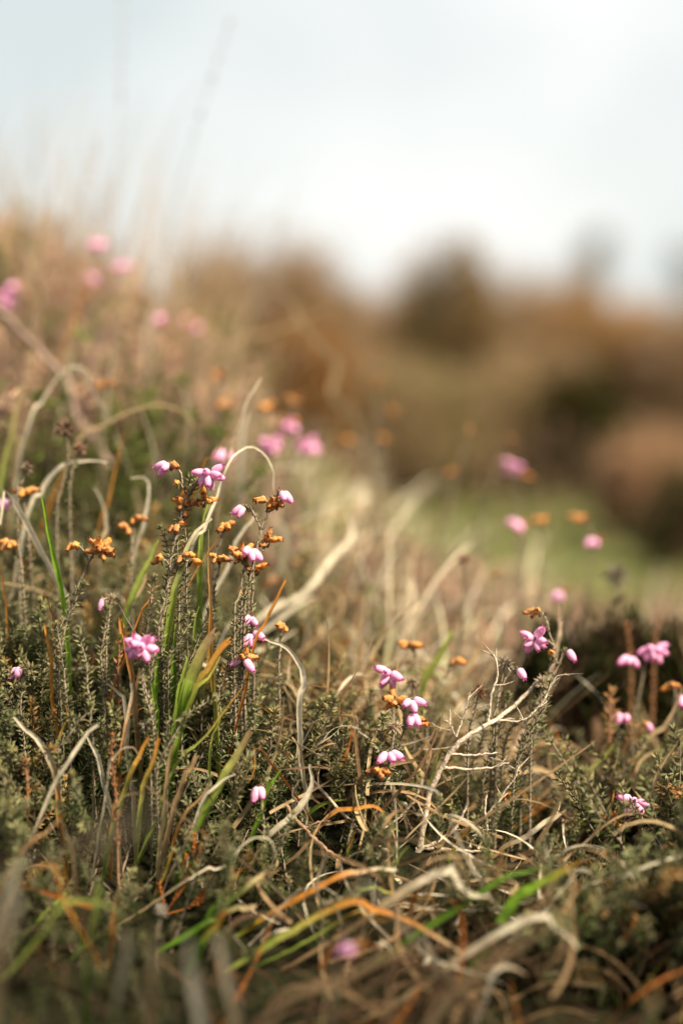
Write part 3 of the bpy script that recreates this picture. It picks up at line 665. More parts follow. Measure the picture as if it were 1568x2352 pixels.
def flower_head(root, org, pos, axis, kinds, bias, scale=1., spread=(70, 120)):
    """org: world place of the thing's base; pos: world place of the head"""
    axis = norm(axis); pos = np.asarray(pos) - org
    hd = MB()
    A = norm(np.cross(axis, [.2, .9, .37])); Bn = np.cross(axis, A)
    tube(hd, np.array([pos - axis * .004, pos, pos + axis * .0015]), [.0009, .0014, .0005], np.array(GREY) * .9, 6)
    mats = []
    n = len(kinds); best = bias - axis * (bias @ axis); az0 = math.atan2(best @ Bn, best @ A)
    for i, kd in enumerate(kinds):
        if n <= 4: az = az0 + (i - (n - 1) / 2) * rng.uniform(.65, .85) + rng.normal() * .1
        else: az = az0 + i * 2.4 + rng.normal() * .2
        pol = R(rng.uniform(*spread))
        if n == 1: az = az0
        dr = axis * math.cos(pol) + (A * math.cos(az) + Bn * math.sin(az)) * math.sin(pol)
        dr = norm(dr + np.array([0, 0, -.35 if kd == 'p' else .1]))
        if n >= 5:                                         # a full head: bells spread over a cap turned outwards
            cap = norm(bias + np.array([0, 0, -.25 if kd == 'p' else .35])); c1 = norm(np.cross(cap, [.1, .3, .95])); c2 = np.cross(cap, c1)
            ct = 1 - (i + .5) / n * (1.0 if n < 8 else 1.2); st_ = math.sqrt(max(0, 1 - ct * ct)); aa = i * 2.39996 + rng.normal() * .12
            dr = norm(cap * ct + (c1 * math.cos(aa) + c2 * math.sin(aa)) * st_ * np.array([1, 1, .8]) + rng.normal(size=3) * .08)
        ped = (.0030 if n < 5 else .0034) * scale
        q0 = pos; q1 = pos + (dr * .7 + axis * .4) * ped; 
        tube(hd, spline([q0, (q0 + q1) / 2 + axis * .0006, q1], 4), .00045, np.array(GREY), 4)
        nl = 6
        th = np.linspace(0, 6.28, nl, endpoint=False); s1 = norm(np.cross(dr, [.5, .2, .8])); s2 = np.cross(dr, s1)
        rd = s1 * np.cos(th)[:, None] + s2 * np.sin(th)[:, None]
        leaves(hd, np.repeat(q1[None], nl, 0) + rd * .0004, dr * .75 + rd * .62, .0034 * scale, .0009, np.array(GREY) * 1.25, True)
        # pale bristles
        nb = 7
        leaves(hd, np.repeat(q1[None], nb, 0), dr * .3 + norm(rng.normal(size=(nb, 3))) * .9, .0032 * scale, .00018, np.array([.6, .55, .46]), False)
        mats.append((q1, dr, kd))
    h = hd.build('flower_head', M['heath'], root, False)
    for q, dr, kd in mats:
        me = random.choice(PINKS if kd == 'p' else RUSTS)
        o = bpy.data.objects.new('bell', me); COL.objects.link(o); o.parent = h
        sc = scale * (rng.uniform(.74, .98) if kd == 'p' else rng.uniform(.56, .86))
        rot = Vector(dr).to_track_quat('Z', 'Y').to_matrix().to_4x4() @ Matrix.Rotation(rng.uniform(0, 6.28), 4, 'Z')
        o.matrix_local = Matrix.Translation(Vector(q)) @ rot @ Matrix.Scale(sc, 4)
        claim((np.asarray(q) + org + dr * .005)[None], 4)

UPV = np.array([0, -.25, 1.0])
def flower(label, d, path, heads, leafy=(.25, 1.), dense=1., group=None, hue=None, name='heath_flower'):
    """path runs from the top of the stem down to where it leaves the cushion; heads = (u, v, kinds, lean in the picture)"""
    Q = [at(u, v, d) for u, v in path]
    e = Q[-1].copy(); e[1] += .01; e[2] = gz(e[0], e[1]) - .004
    if e[2] < Q[-1][2]: Q.append(e)
    n = 24
    P = spline(Q, n); P[1:-1] += rng.normal(size=(n - 2, 3)) * .0003
    org = P[-1].copy(); root = empty(name, org); Pl = P - org
    st = MB(); c0 = np.array(hue) if hue else np.array(WOOD) * .75
    tube(st, Pl, np.linspace(.0006, .0012, n), c0, 5)
    lf = MB()
    up = Pl[::-1]
    cols = [np.array(HEATH) * .9, np.array(HEATH) * 1.3, np.array(GREY) * .85, np.array(GREY) * 1.15]
    whorls(lf, up, .0034 / dense, .0054, .0013, cols, .02, 1 - leafy[0], 1.0)
    whorls(lf, up, .0056, .0040, .0011, [np.array(GREY) * .9, np.array(GREY) * 1.2], 1 - leafy[0], .985, .55)
    hd = 0
    for (u, v, kinds, lean) in heads:
        if kinds.count('p') >= 5: kinds = kinds + 'pp'
        hp = at(u, v, d + rng.uniform(-.006, .006))
        uu, vv, _ = seen(P); i = int(np.argmin((uu - u) ** 2 + (vv - v - 25) ** 2)); i = min(i, n - 2)
        bias = np.array([lean[0], -.75, lean[1]]); ax = norm(np.array([lean[0] * .5, -.22, 1.0]))
        if np.linalg.norm(hp - P[i]) > .004:
            side = spline([Pl[i], (Pl[i] + hp - org) / 2 + np.array([0, 0, .002]), hp - org], 7)
            tube(st, side, np.linspace(.0008, .0006, 7), c0, 5)
            whorls(lf, side, .0035, .0034, .0009, [np.array(GREY)], .15, .9, .6)
        flower_head(root, org, hp, ax, kinds, norm(bias), 1.0)
    claim(P[:10], 1)
    st.build('stem', M['stem'], root)
    tag(lf.build('leaves', M['heath'], root, False), kind='stuff')
    return tag(root, label, 'flower', group)

Z0 = (0, 0); Rr = (.9, .1); Ll = (-.9, 0); Dn = (0, -.5)
FL = [
 ('heath stem with pink bells nodding left under an orange cap', .885, [(398,1062),(412,1082),(422,1120),(400,1250),(375,1400),(360,1480)], [(390,1068,'pppw',(-.5,-.4)), (408,1108,'w',Z0)]),
 ('heath stem with drooping bunch of deep pink bells over withered orange bells', .88, [(470,1085),(452,1105),(432,1130),(415,1190),(395,1270),(380,1380),(368,1450)], [(480,1092,'ppppppp',(.3,-.6)), (470,1152,'wwwww',(.3,.1)), (425,1165,'wwwwwww',(-.1,.3)), (407,1208,'www',Z0)]),
 ('forked heath stem with two pink bells on the left arm', .885, [(572,1160),(585,1185),(600,1215),(588,1260),(575,1330),(560,1420)], [(566,1163,'pp',(-1.2,-.1))]),
 ('heath stem topped by orange withered bells and two pink bells pointing right', .885, [(628,1150),(615,1180),(602,1205),(585,1280),(568,1350),(552,1440)], [(642,1128,'pp',(1.3,.1)), (618,1150,'wwww',(-.6,.2)), (636,1158,'wwwww',(.1,-.1))]),
 ('heath stem with round orange cluster and a few pink bells below the fork', .88, [(566,1272),(562,1300),(550,1370),(538,1440)], [(572,1262,'ppp',(.4,.1)), (556,1280,'wwwwwwww',(-.1,.0))]),
 ('small brown withered head right of the pink and orange cluster', .89, [(614,1240),(600,1270),(580,1330)], [(616,1244,'wwwww',(.3,.1))]),
 ('bright orange withered head under the brown one', .90, [(590,1300),(584,1330),(570,1400)], [(591,1308,'wwww',(0,-.2))]),
 ('orange withered bells on the thin stem behind the bent green tip', .91, [(518,1205),(505,1250),(490,1330)], [(518,1206,'www',(.2,-.4))]),
 ('single round orange head above the upright orange and lime blade', .895, [(503,1280),(500,1320),(490,1400)], [(502,1283,'wwww',(0,.2))]),
 ('peach coloured small head at the right margin of the cushion', .92, [(563,1350),(556,1390),(545,1450)], [(565,1352,'ww',Z0)]),
 ('stem with sparse peach withered bells left of the green blade', .88, [(385,1285),(392,1320),(380,1400),(372,1470)], [(372,1285,'ww',(-.4,.2)), (418,1278,'www',(.6,.2)), (438,1288,'w',(.8,.2))]),
 ('large round orange withered head on leaning stem, left of centre cushion', .878, [(205,1290),(180,1340),(155,1420),(140,1500),(130,1560)], [(230,1268,'wwwwwwwwwww',(.2,.1)), (175,1250,'ww',(-.3,.4))]),
 ('orange withered bells blurred behind the large round head', .95, [(310,1190),(305,1240),(300,1300)], [(313,1192,'www',(.2,.3)), (294,1212,'ww',(-.2,0))]),
 ('orange nodding head at the left edge', .93, [(40,1235),(48,1290),(55,1370)], [(26,1246,'wwww',(-.6,-.3))]),
 ('orange and pink head at the left edge above the white bent blade', .95, [(45,1120),(60,1180),(70,1280)], [(58,1128,'wwww',(.2,.2)), (22,1146,'pp',(-.8,-.2))]),
 ('dense twelve bell pink head low in the dark left cushion', .862, [(326,1480),(325,1520),(335,1590),(350,1650)], [(326,1486,'pppppppppppp',(0,-.25))]),
 ('single pink bell beside a grey bud on leafy stem', .875, [(240,1372),(245,1420),(240,1490),(236,1560)], [(244,1372,'p',(-.6,-.7))]),
 ('two pink bells low at the left edge', .89, [(52,1525),(62,1560),(70,1620)], [(46,1532,'pp',(-.4,-.6))]),
 ('pale pink bells one above another right of the broad green blade', .90, [(572,1420),(560,1480),(548,1560)], [(570,1418,'ppp',(0,-.1)), (576,1455,'ppp',(.1,-.4))]),
 ('pink and orange head just under the pale pink bells', .89, [(558,1512),(545,1560),(530,1620)], [(558,1514,'wpwpw',(.2,-.1))]),
 ('tiny orange bell right of the cushion beside the white arch', .91, [(650,1438),(645,1480),(640,1560)], [(650,1440,'ww',(0,-.6))]),
 ('two pink bells hanging like a pair low in the centre', .862, [(597,1800),(590,1740),(602,1830),(604,1880)][0:1] + [(600,1835),(604,1890)], [(596,1806,'pp',(0,-.9))]),
 # middle and right
 ('pink head standing alone in the straw right of centre', .91, [(893,1545),(898,1600),(905,1680)], [(894,1548,'ppppp',(-.2,-.3))]),
 ('orange and pink double head in the middle of the straw', .895, [(930,1610),(925,1680),(905,1760),(880,1840)], [(908,1615,'wwwww',(-.5,.1)), (942,1608,'ppp',(.3,-.1)), (945,1640,'pp',(.2,-.4)), (950,1652,'wwww',(.4,-.1))]),
 ('pink bells over orange bells on leafy stem at the centre', .88, [(895,1725),(872,1745),(845,1800),(822,1850),(805,1920)], [(892,1730,'ppp',(.2,-.2)), (870,1768,'wwww',(-.1,0))]),
 ('orange head on pale stem right of centre, left of two', .96, [(946,1478),(955,1530),(958,1600)], [(944,1482,'wwww',(-.4,.1))]),
 ('orange head on bent stem right of centre, right of two', .96, [(1040,1512),(1020,1560),(990,1620)], [(1042,1516,'www',(.3,-.2))]),
 ('tall grey stem with pink head left and orange tip at the branch end', .915, [(1252,1405),(1262,1450),(1272,1500),(1255,1560),(1215,1640),(1160,1700)], [(1236,1404,'www',(-.7,.1)), (1228,1470,'pppppp',(-.4,-.3))]),
 ('single pink bell on grey woolly head at the right tip of the branch', .915, [(1300,1490),(1285,1520),(1265,1570),(1240,1660),(1200,1780)], [(1298,1492,'p',(.7,-.6)), (1262,1502,'w',Z0)]),
 ('single pink bell hanging from a grey bud above the branch', .905, [(1180,1530),(1165,1545),(1145,1600),(1130,1680)], [(1186,1536,'p',(.4,-.8))]),
 ('blurred pair of pink heads at the right edge', .985, [(1485,1500),(1470,1580),(1455,1660),(1440,1740)], [(1500,1495,'pppppppp',(.2,-.3)), (1447,1510,'pppp',(-.4,-.4))]),
 ('blurred pink head low on the stem at the right', .975, [(1450,1640),(1455,1690),(1450,1760)], [(1436,1644,'ppp',(-.6,-.3)), (1476,1660,'wp',(.5,0))]),
 ('blurred peach and pink head cut by the right edge', .97, [(1550,1580),(1545,1650),(1530,1740)], [(1545,1575,'www',(-.3,.2)), (1566,1600,'ppp',(.3,-.4))]),
 ('pink five bell head at lower right above the orange cluster', .895, [(1462,1838),(1472,1890),(1480,1960)], [(1456,1842,'ppppp',(-.2,-.3)), (1490,1852,'w',(.6,0))]),
 ('flat orange cluster of withered bells at lower right', .885, [(1410,1892),(1420,1940),(1430,2010)], [(1410,1896,'wwwwwww',(0,.0))]),
 ('blurred pink bells over the right heath below the lawn', 1.08, [(1285,1355),(1290,1420),(1280,1500)], [(1286,1358,'ppw',(0,-.4))]),
 ('blurred pink head above the lawn, highest on the right', 1.22, [(1178,1065),(1185,1150),(1190,1260),(1190,1360)], [(1178,1070,'ppppp',(-.1,-.3)), (1200,1095,'ww',(.5,-.3))]),
 ('blurred pink and peach head in front of the lawn', 1.15, [(1192,1198),(1200,1280),(1200,1380)], [(1192,1200,'pppw',(-.2,-.2))]),
 ('blurred pale pink drooping head right of the lawn front', 1.12, [(1340,1190),(1362,1230),(1355,1330),(1340,1430)], [(1328,1186,'wwww',(-.2,.3)), (1364,1240,'ppww',(.2,-.4))]),
 ('blurred peach head between the two pink heads before the lawn', 1.14, [(1240,1190),(1242,1260),(1240,1360)], [(1240,1192,'www',(0,.2))]),
 ('blurred tiny orange head in the middle grass', 1.10, [(1140,1318),(1145,1380),(1150,1450)], [(1140,1320,'w',Z0)]),
 ('blurred orange and peach head on the tall stem left of the lawn', 1.22, [(1075,1000),(1050,1080),(1020,1200),(1000,1320)], [(1040,1085,'www',(-.3,-.2)), (1074,985,'w',(0,.5))]),
 ('blurred tall stem with pale round bud left of the highest pink head', 1.24, [(1165,1010),(1140,1080),(1100,1200),(1080,1330)], [(1166,1012,'w',(.2,.4))]),
 # behind the cushion
 ('blurred pink head right above the large white arch', 1.13, [(622,1020),(615,1090),(600,1180)], [(622,1024,'pppppp',(0,-.2))]),
 ('blurred pink and orange head highest behind the white arch', 1.17, [(665,970),(660,1060),(650,1160)], [(664,976,'ppppww',(.1,-.1))]),
 ('blurred pink head rightmost behind the white arch', 1.17, [(705,1018),(700,1100),(690,1190)], [(706,1024,'ppppppw',(.2,-.2))]),
 ('small blurred pink head left of the straw blade tip', 1.06, [(514,1030),(510,1090),(500,1180)], [(515,1036,'ppp',(0,-.3))]),
 ('blurred orange disc head before the brown mound, left of two', 1.13, [(612,925),(606,990),(600,1090)], [(612,930,'wwww',(0,.1))]),
 ('blurred orange disc head before the brown mound, right of two', 1.17, [(675,912),(672,990),(664,1090)], [(676,918,'wwww',(0,.1))]),
 ('blurred orange head in front of the left end of the brown mound', 1.15, [(500,858),(505,940),(500,1040)], [(500,862,'www',(0,0)), (516,926,'www',(.2,-.1))]),
 ('blurred tall orange spike of withered bells before the grey mound', 1.32, [(872,800),(870,880),(860,980),(850,1080)], [(868,876,'www',(-.1,0)), (872,812,'ww',Z0), (890,940,'www',(.4,0))]),
 ('blurred orange head low in the middle grass under the tall spike', 1.28, [(880,1000),(872,1060),(860,1140)], [(880,1006,'ww',Z0), (800,1010,'www',(-.5,0))]),
 ('blurred orange head on the left bank', 1.08, [(244,876),(240,950),(232,1030)], [(244,880,'wwww',(0,0))]),
 ('blurred pink spike at the far left edge of the bank', 1.22, [(35,645),(20,700),(18,780),(20,880)], [(32,655,'pppp',(.2,0)), (14,690,'pppppp',(-.2,-.2))]),
 ('blurred pink head highest on the left skyline', 1.28, [(222,552),(228,640),(225,760)], [(222,556,'pppp',(0,-.1))]),
 ('blurred pink head right of the highest one on the left bank', 1.30, [(281,606),(283,680),(275,780)], [(281,610,'ppp',(0,-.1))]),
 ('blurred pink and peach head under the highest one on the left bank', 1.30, [(216,630),(212,700),(210,800)], [(216,636,'ppp',(0,-.1)), (205,672,'www',(-.2,0))]),
 ('blurred pink head at the middle of the left bank', 1.24, [(366,724),(362,800),(352,900)], [(365,730,'ppp',(0,-.3))]),
 ('blurred broad pale pink head at the right end of the left bank', 1.34, [(455,740),(450,830),(440,920)], [(456,746,'ppww',(.2,-.2)), (435,730,'pw',(-.4,0))]),
 ('blurred pink flower head at the bottom edge right of centre', .72, [(820,2165),(800,2190),(770,2230)], [(814,2170,'ppww',(0,0))]),
]
for f in FL:
    flower(f[0], f[1], f[2], f[3], group='cross leaved heath in flower')

# woolly grey or pale buds
def bud(label, d, path, col, n=60, r=.005, group='dry grey heads'):
    Q = [at(u, v, d) for u, v in path]
    e = Q[-1].copy(); e[2] = gz(e[0], e[1]) - .004
    if e[2] < Q[-1][2]: Q.append(e)
    P = spline(Q, 18); org = P[-1].copy(); root = empty('dry_flower_head', org); Pl = P - org
    st = MB(); tube(st, Pl, np.linspace(.0006, .0012, 18), np.array(WOOD) * .7, 5); st.build('stem', M['stem'], root)
    lf = MB(); whorls(lf, Pl[::-1], .0035, .0042, .0010, [np.array(HEATH), np.array(GREY)], 0, .95, .9)
    tag(lf.build('leaves', M['heath'], root, False), kind='stuff')
    hb = MB(); Dv = norm(rng.normal(size=(n, 3)) + np.array([0, -.2, .5])); leaves(hb, Pl[0] + Dv * .001, Dv, rng.uniform(.6, 1.1, n) * r, .0014, np.array(col) * rng.uniform(.7, 1.2, (n, 1)), True)
    tag(hb.build('seed_head', M['straw'], root, False), kind='stuff')
    claim(P[:6], 1)
    tag(root, label, 'dry flower', group)
bud('pale cream tuft at the centre between pink and orange heads', .885, [(905,1672),(900,1720),(885,1800),(860,1880)], (.55, .45, .33))
bud('grey brown tuft under the left orange head right of centre', .93, [(946,1570),(955,1630),(950,1700)], (.42, .33, .24))
bud('grey woolly tuft above the grey branch, left one', .905, [(1160,1525),(1150,1570),(1140,1640)], (.38, .32, .25), 50, .006)
bud('cream tuft on the branch under the tall pink head', .91, [(1245,1570),(1240,1620),(1220,1690)], (.50, .42, .32), 60, .006)
bud('brown bud in the middle of the grey branch twigs', .90, [(1098,1590),(1090,1640),(1075,1700)], (.36, .22, .14), 50, .006)
bud('woolly cream bud beside the single pink bell of the left cushion', .873, [(252,1380),(250,1430),(244,1500)], (.50, .40, .28), 60, .005)
bud('brown spiky spent spike rising behind the left heath', .955, [(150,985),(158,1040),(145,1110),(130,1200)], (.30, .20, .14), 90, .008)
bud('pinkish dry bud beside the brown spent spike', .955, [(182,1032),(172,1070),(160,1140)], (.36, .22, .16), 50, .005)
bud('grey buds on thin stem near the left edge', .94, [(62,1078),(50,1110),(40,1170)], (.30, .22, .16), 40, .005)
bud('blurred tan bud at lower right below the long orange tan blade', .92, [(1298,1880),(1300,1930),(1300,1980)], (.40, .28, .19), 50, .006)
bud('pale tuft at the bottom edge right of centre', .72, [(1080,2310),(1090,2345),(1095,2390)], (.36, .24, .14), 60, .007)
bud('white fluffy scrap left of centre near the rust sprig', .80, [(372,2092),(366,2120),(360,2160)], (.5, .45, .38), 50, .004)
bud('woolly grey bud tip in the dark gap of the left cushion', .862, [(335,1668),(338,1700),(345,1740)], (.36, .33, .24), 60, .005)
bud('blurred tall peach spike in the straw left of the grey branch', 1.03, [(1066,1285),(1066,1340),(1064,1390),(1062,1440),(1050,1520)], (.55, .40, .30), 70, .006)
bud('blurred grey tuft before the right end of the lawn', 1.10, [(1415,1325),(1415,1380),(1410,1450)], (.32, .28, .22), 90, .012)

# ================================================================== grey dead branch and other wood
def branch(name, label, d, main, r0, r1, twigs, col, cat='branch', group=None):
    def pts(L_): return [at(p[0], p[1], d + (p[2] if len(p) > 2 else 0)) for p in L_]
    P = spline(pts(main), 36); org = P[0].copy(); root = empty(name, org)
    P[1:-1] += rng.normal(size=(34, 3)) * .0003
    m = MB(); c = np.array(col) * rng.uniform(.75, 1.2, (36, 1)); tube(m, P - org, np.linspace(r0, r1, 36) * rng.uniform(.9, 1.1, 36), c, 8)
    m.build('main_stem', M['bark'], root); claim(P, 1)
    for t in twigs:
        T_ = spline(pts(t[0]), 16); T_[1:-1] += rng.normal(size=(14, 3)) * .0003
        m = MB(); tube(m, T_ - org, np.linspace(t[1], t[2], 16), np.array(col) * rng.uniform(.7, 1.25, (16, 1)), 6)
        for k in range(t[3] if len(t) > 3 else 0):
            i = rng.integers(3, 15); dv = norm(tangents(T_)[i] + rng.normal(size=3) * .8); q = T_[i] - org
            tube(m, spline([q, q + dv * .006 + rng.normal(size=3) * .001, q + dv * rng.uniform(.008, .016)], 5), np.linspace(.0005, .00025, 5), np.array(col) * .9, 4)
        m.build('twig', M['bark'], root); claim(T_, 0)
    return tag(root, label, cat, group)
GW = (.46, .38, .30)
branch('dead_branch', 'bare silvery branch forking through the straw right of centre', .89,
       [(935,1985),(958,1960),(972,1900),(987,1822),(1017,1762),(1041,1720),(1083,1684),(1137,1654,.01),(1197,1606,.02),(1240,1556,.025)], .0021, .0011,
       [([(1037,1732),(1083,1735),(1145,1731)], .0009, .0006, 2), ([(1022,1764),(1083,1768),(1137,1762),(1175,1748)], .0011, .0006, 3),
        ([(955,1958),(1000,1935),(1045,1905),(1072,1846)], .0014, .0008, 2), ([(955,1950),(1000,1950),(1045,1953),(1114,1958)], .0013, .0009, 1),
        ([(1098,1950),(1118,1900),(1112,1860),(1118,1820)], .0009, .0006, 1), ([(1114,1880),(1143,1840),(1180,1790),(1195,1750)], .0008, .0004, 4),
        ([(1122,1660),(1128,1600),(1143,1545),(1132,1500)], .0009, .0005, 5), ([(1048,1692),(1070,1625),(1078,1585)], .0007, .0004, 4),
        ([(1145,1655),(1200,1655),(1250,1610),(1275,1556),(1308,1552)], .0008, .0004, 9), ([(930,1990),(880,1950),(825,1908),(770,1850),(720,1795)], .0015, .0009, 2),
        ([(1045,1690),(1030,1660),(1020,1655)], .0005, .0003, 2)], GW)
branch('woody_stem', 'thick blurred mauve brown stick leaning through the left bank', 1.14, [(250,1070),(215,1010),(172,953),(151,875),(94,813),(31,745),(-20,700)], .0034, .0022, [([(151,880),(210,820),(240,760)], .0014, .0008, 4), ([(94,813),(80,740),(90,690)], .0012, .0006, 4)], (.25, .18, .15))
branch('woody_stem', 'dark brown stick lying below the straw left of the branch', .87, [(655,1850),(700,1905),(760,1960),(815,1990)], .0012, .0010, [([(700,1905),(730,1890),(760,1885)], .0008, .0005, 1)], (.22, .14, .09))
branch('woody_stem', 'blurred brown stem rising right of the tall pink head stem', .96, [(1180,1720),(1215,1650),(1250,1590),(1275,1500),(1288,1420)], .0016, .0012, [([(1275,1500),(1284,1450),(1282,1412)], .0011, .0008, 3)], (.40, .29, .21))

def leafy_spray(label, d, path, cols, group, ln=.0056, sp=.0033, name='heath_sprig', cat='heath sprig', ang=1.0, wd=.0014, rad=.0009, ground=True):
    Q = [at(u, v, d) for u, v in path]
    if ground:
        e = Q[-1].copy(); e[1] += .008; e[2] = gz(e[0], e[1]) - .004
        if e[2] < Q[-1][2]: Q.append(e)
    P = spline(Q, 20); P[1:-1] += rng.normal(size=(18, 3)) * .0003
    org = P[-1].copy(); root = empty(name, org); Pl = P - org
    st = MB(); tube(st, Pl, np.linspace(rad * .6, rad * 1.2, 20), np.array(WOOD) * .72, 5); st.build('stem', M['stem'], root)
    lf = MB(); whorls(lf, Pl[::-1], sp, ln, wd, cols, .03, 1.0, ang)
    k = 14; Dv = norm(tangents(Pl)[0] * -1.2 + rng.normal(size=(k, 3)) * .6); leaves(lf, np.repeat(Pl[:1], k, 0), Dv, ln * .8, wd, np.array(cols[-1]) * 1.15, True)
    tag(lf.build('leaves', M['heath'], root, False), kind='stuff')
    claim(P[:8], 0)
    return tag(root, label, cat, group)
HG = [np.array(HEATH) * .9, np.array(HEATH) * 1.4, np.array(GREY) * .9, np.array(GREY) * 1.1]
G_SP = 'leafy sprigs of the left heath cushion'
SPR = [
 ('tall grey green sprig leaning right under the large round orange head', [(190,1345),(165,1395),(140,1440),(135,1500)], .872),
 ('thick blue green sprig with ladder leaves at far left of the cushion', [(130,1440),(140,1500),(148,1560),(155,1610)], .868),
 ('brown stemmed sprig curving down left of the single pink bell', [(180,1460),(195,1510),(200,1570),(208,1625)], .862),
 ('olive sprig with dense needles under the single pink bell', [(246,1400),(242,1450),(232,1500),(236,1560)], .868),
 ('grey sprig standing between the thin rust blade and the long green blade', [(352,1330),(345,1400),(335,1470),(340,1530)], .87),
 ('grey sprig with paired leaves left of the long green blade', [(372,1370),(366,1440),(360,1500),(345,1570)], .865),
 ('soft grey green tuft sprig right of the long green blade', [(438,1415),(420,1460),(400,1500),(385,1540)], .88),
 ('arching grey sprig behind the broad green blade', [(480,1405),(462,1450),(440,1510),(415,1580)], .886),
 ('sprig below the large pink head with short needles', [(325,1535),(328,1580),(340,1625),(352,1660)], .858),
 ('dark sprig lying right across the base of the broad green blade', [(490,1605),(450,1630),(410,1655),(380,1690)], .862),
 ('lone grey sprig hanging in the dark gap under the base of the blades', [(425,1650),(400,1690),(372,1740),(360,1790)], .855),
 ('feathery sprig tip by the left edge under the two pink bells', [(52,1580),(48,1640),(55,1700)], .872),
 ('sprig leaning right from the lower left, above the kinked green blade', [(205,1625),(175,1665),(150,1700),(135,1740)], .858),
 ('grey sprig with pale tip beside the pale pink bells', [(545,1440),(530,1500),(515,1560),(500,1620)], .888),
 ('bushy sprig under the orange round cluster at the right of the cushion', [(575,1315),(560,1370),(545,1420),(530,1480)], .90),
 ('grey needle spray rising left of the orange bells', [(372,1215),(382,1260),(390,1320),(380,1390)], .885),
 ('tangled grey spray tip beside the drooping pink bunch', [(436,1098),(430,1130),(418,1175),(408,1230)], .883),
 ('short grey spray tip touching the drooping pink bunch', [(452,1112),(440,1140),(425,1185)], .886),
 ('dense needle sprig hanging at the right end of the grey branch', [(1262,1570),(1245,1630),(1215,1690),(1185,1760),(1178,1800)], .895),
 ('second needle sprig close beside the hanging one', [(1225,1620),(1205,1680),(1190,1740),(1180,1790)], .905),
 ('leafy green sprig under the centre pink bells, going to the left', [(842,1800),(825,1840),(812,1880),(800,1935)], .878),
 ('short soft sprig behind the centre orange bells', [(890,1790),(870,1840),(850,1900)], .90),
 ('leafy spray in the straw under the grey woolly tuft', [(1165,1600),(1155,1660),(1135,1720),(1110,1790)], .91),
 ('pale green spray through the middle of the branch', [(1115,1640),(1105,1700),(1085,1760),(1060,1820)], .92),
 ('blurred long green spray leaning right beside the dark hollow', [(1430,1690),(1370,1760),(1310,1820),(1260,1880)], .955),
 ('blurred spray next to the long one leaning right beside the hollow', [(1480,1700),(1420,1790),(1360,1860),(1310,1930)], .94),
 ('blurred spray at the right edge above the pink five bell head', [(1530,1720),(1490,1790),(1450,1860),(1400,1940)], .94),
 ('small green sprig lying right of the looped tendril', [(815,2050),(790,2062),(765,2070),(740,2090)], .815),
 ('grey green tuft at the bottom right with short bare twigs', [(1260,2230),(1290,2245),(1330,2260),(1380,2275)], .79),
]
for lab, pth, d in SPR:
    leafy_spray(lab, d, pth, HG if d < .93 else [np.array(HEATH), np.array(GREY)], G_SP)

# rusty dead heather sprig near the bottom
def rust_sprig():
    d = .845
    base = at(378, 2100, d); base[2] = min(base[2], gz(base[0], base[1]) + .02)
    org = base.copy(); root = empty('dead_heather_sprig', org)
    arms = [[(380,2098),(405,2060),(430,2010),(446,1950),(446,1915)], [(405,2062),(440,2010),(460,1950),(470,1912)], [(380,2098),(372,2060),(366,2035)],
            [(385,2100),(430,2085),(470,2040),(483,1990)], [(430,2085),(460,2070),(474,2030),(478,2010)], [(400,2066),(415,2030),(424,1990),(430,1960)]]
    for a in arms:
        P = spline([at(u, v, d) for u, v in a], 16); m = MB()
        tube(m, P - org, np.linspace(.0009, .0004, 16), np.array(RUST), 5); 
        m.build('stem', M['bark'], root); lf = MB()
        whorls(lf, P - org, .0026, .0036, .0012, [np.array(RUST) * 1.1, np.array([.52, .19, .05])], .2, 1.0, .5, 4)
        tag(lf.build('leaves', M['wither'], root, False), kind='stuff'); claim(P, 1)
    tag(root, 'rust orange dead heather sprig in the dark grass at the bottom', 'dead sprig')
rust_sprig()
def rust_small(label, d, path):
    P = spline([at(u, v, d) for u, v in path] , 14); e = P[-1].copy(); e[2] = gz(e[0], e[1]) - .003; P = np.vstack([P, e])
    org = P[-1].copy(); root = empty('dead_heather_sprig', org)
    m = MB(); tube(m, P - org, np.linspace(.0004, .0009, 15), np.array(BROWN), 5); m.build('stem', M['bark'], root)
    lf = MB(); whorls(lf, (P - org)[::-1], .004, .005, .0016, [np.array(RUST), np.array([.42, .2, .09])], .3, 1., .6, 3)
    tag(lf.build('leaves', M['wither'], root, False), kind='stuff'); tag(root, label, 'dead sprig')
rust_small('brown dead heather spike behind the orange blade at lower left', .85, [(258,1690),(256,1740),(262,1790),(268,1850)])
rust_small('small rust tuft left of the large pink head', .87, [(272,1470),(274,1500),(270,1530)])
rust_small('brown spent spike in the dark at the lower right edge', .87, [(1520,1955),(1500,2000),(1490,2050)])
rust_small('small rust tuft at far lower left in the heath', .85, [(62,1740),(60,1765),(62,1790)])
rust_small('blurred brown spent spikes above the pair of pink heads at the right', 1.02, [(1440,1430),(1445,1490),(1450,1560)])
rust_small('blurred brown spent spike at the upper right of the hollow', 1.02, [(1510,1420),(1505,1480),(1500,1550)])

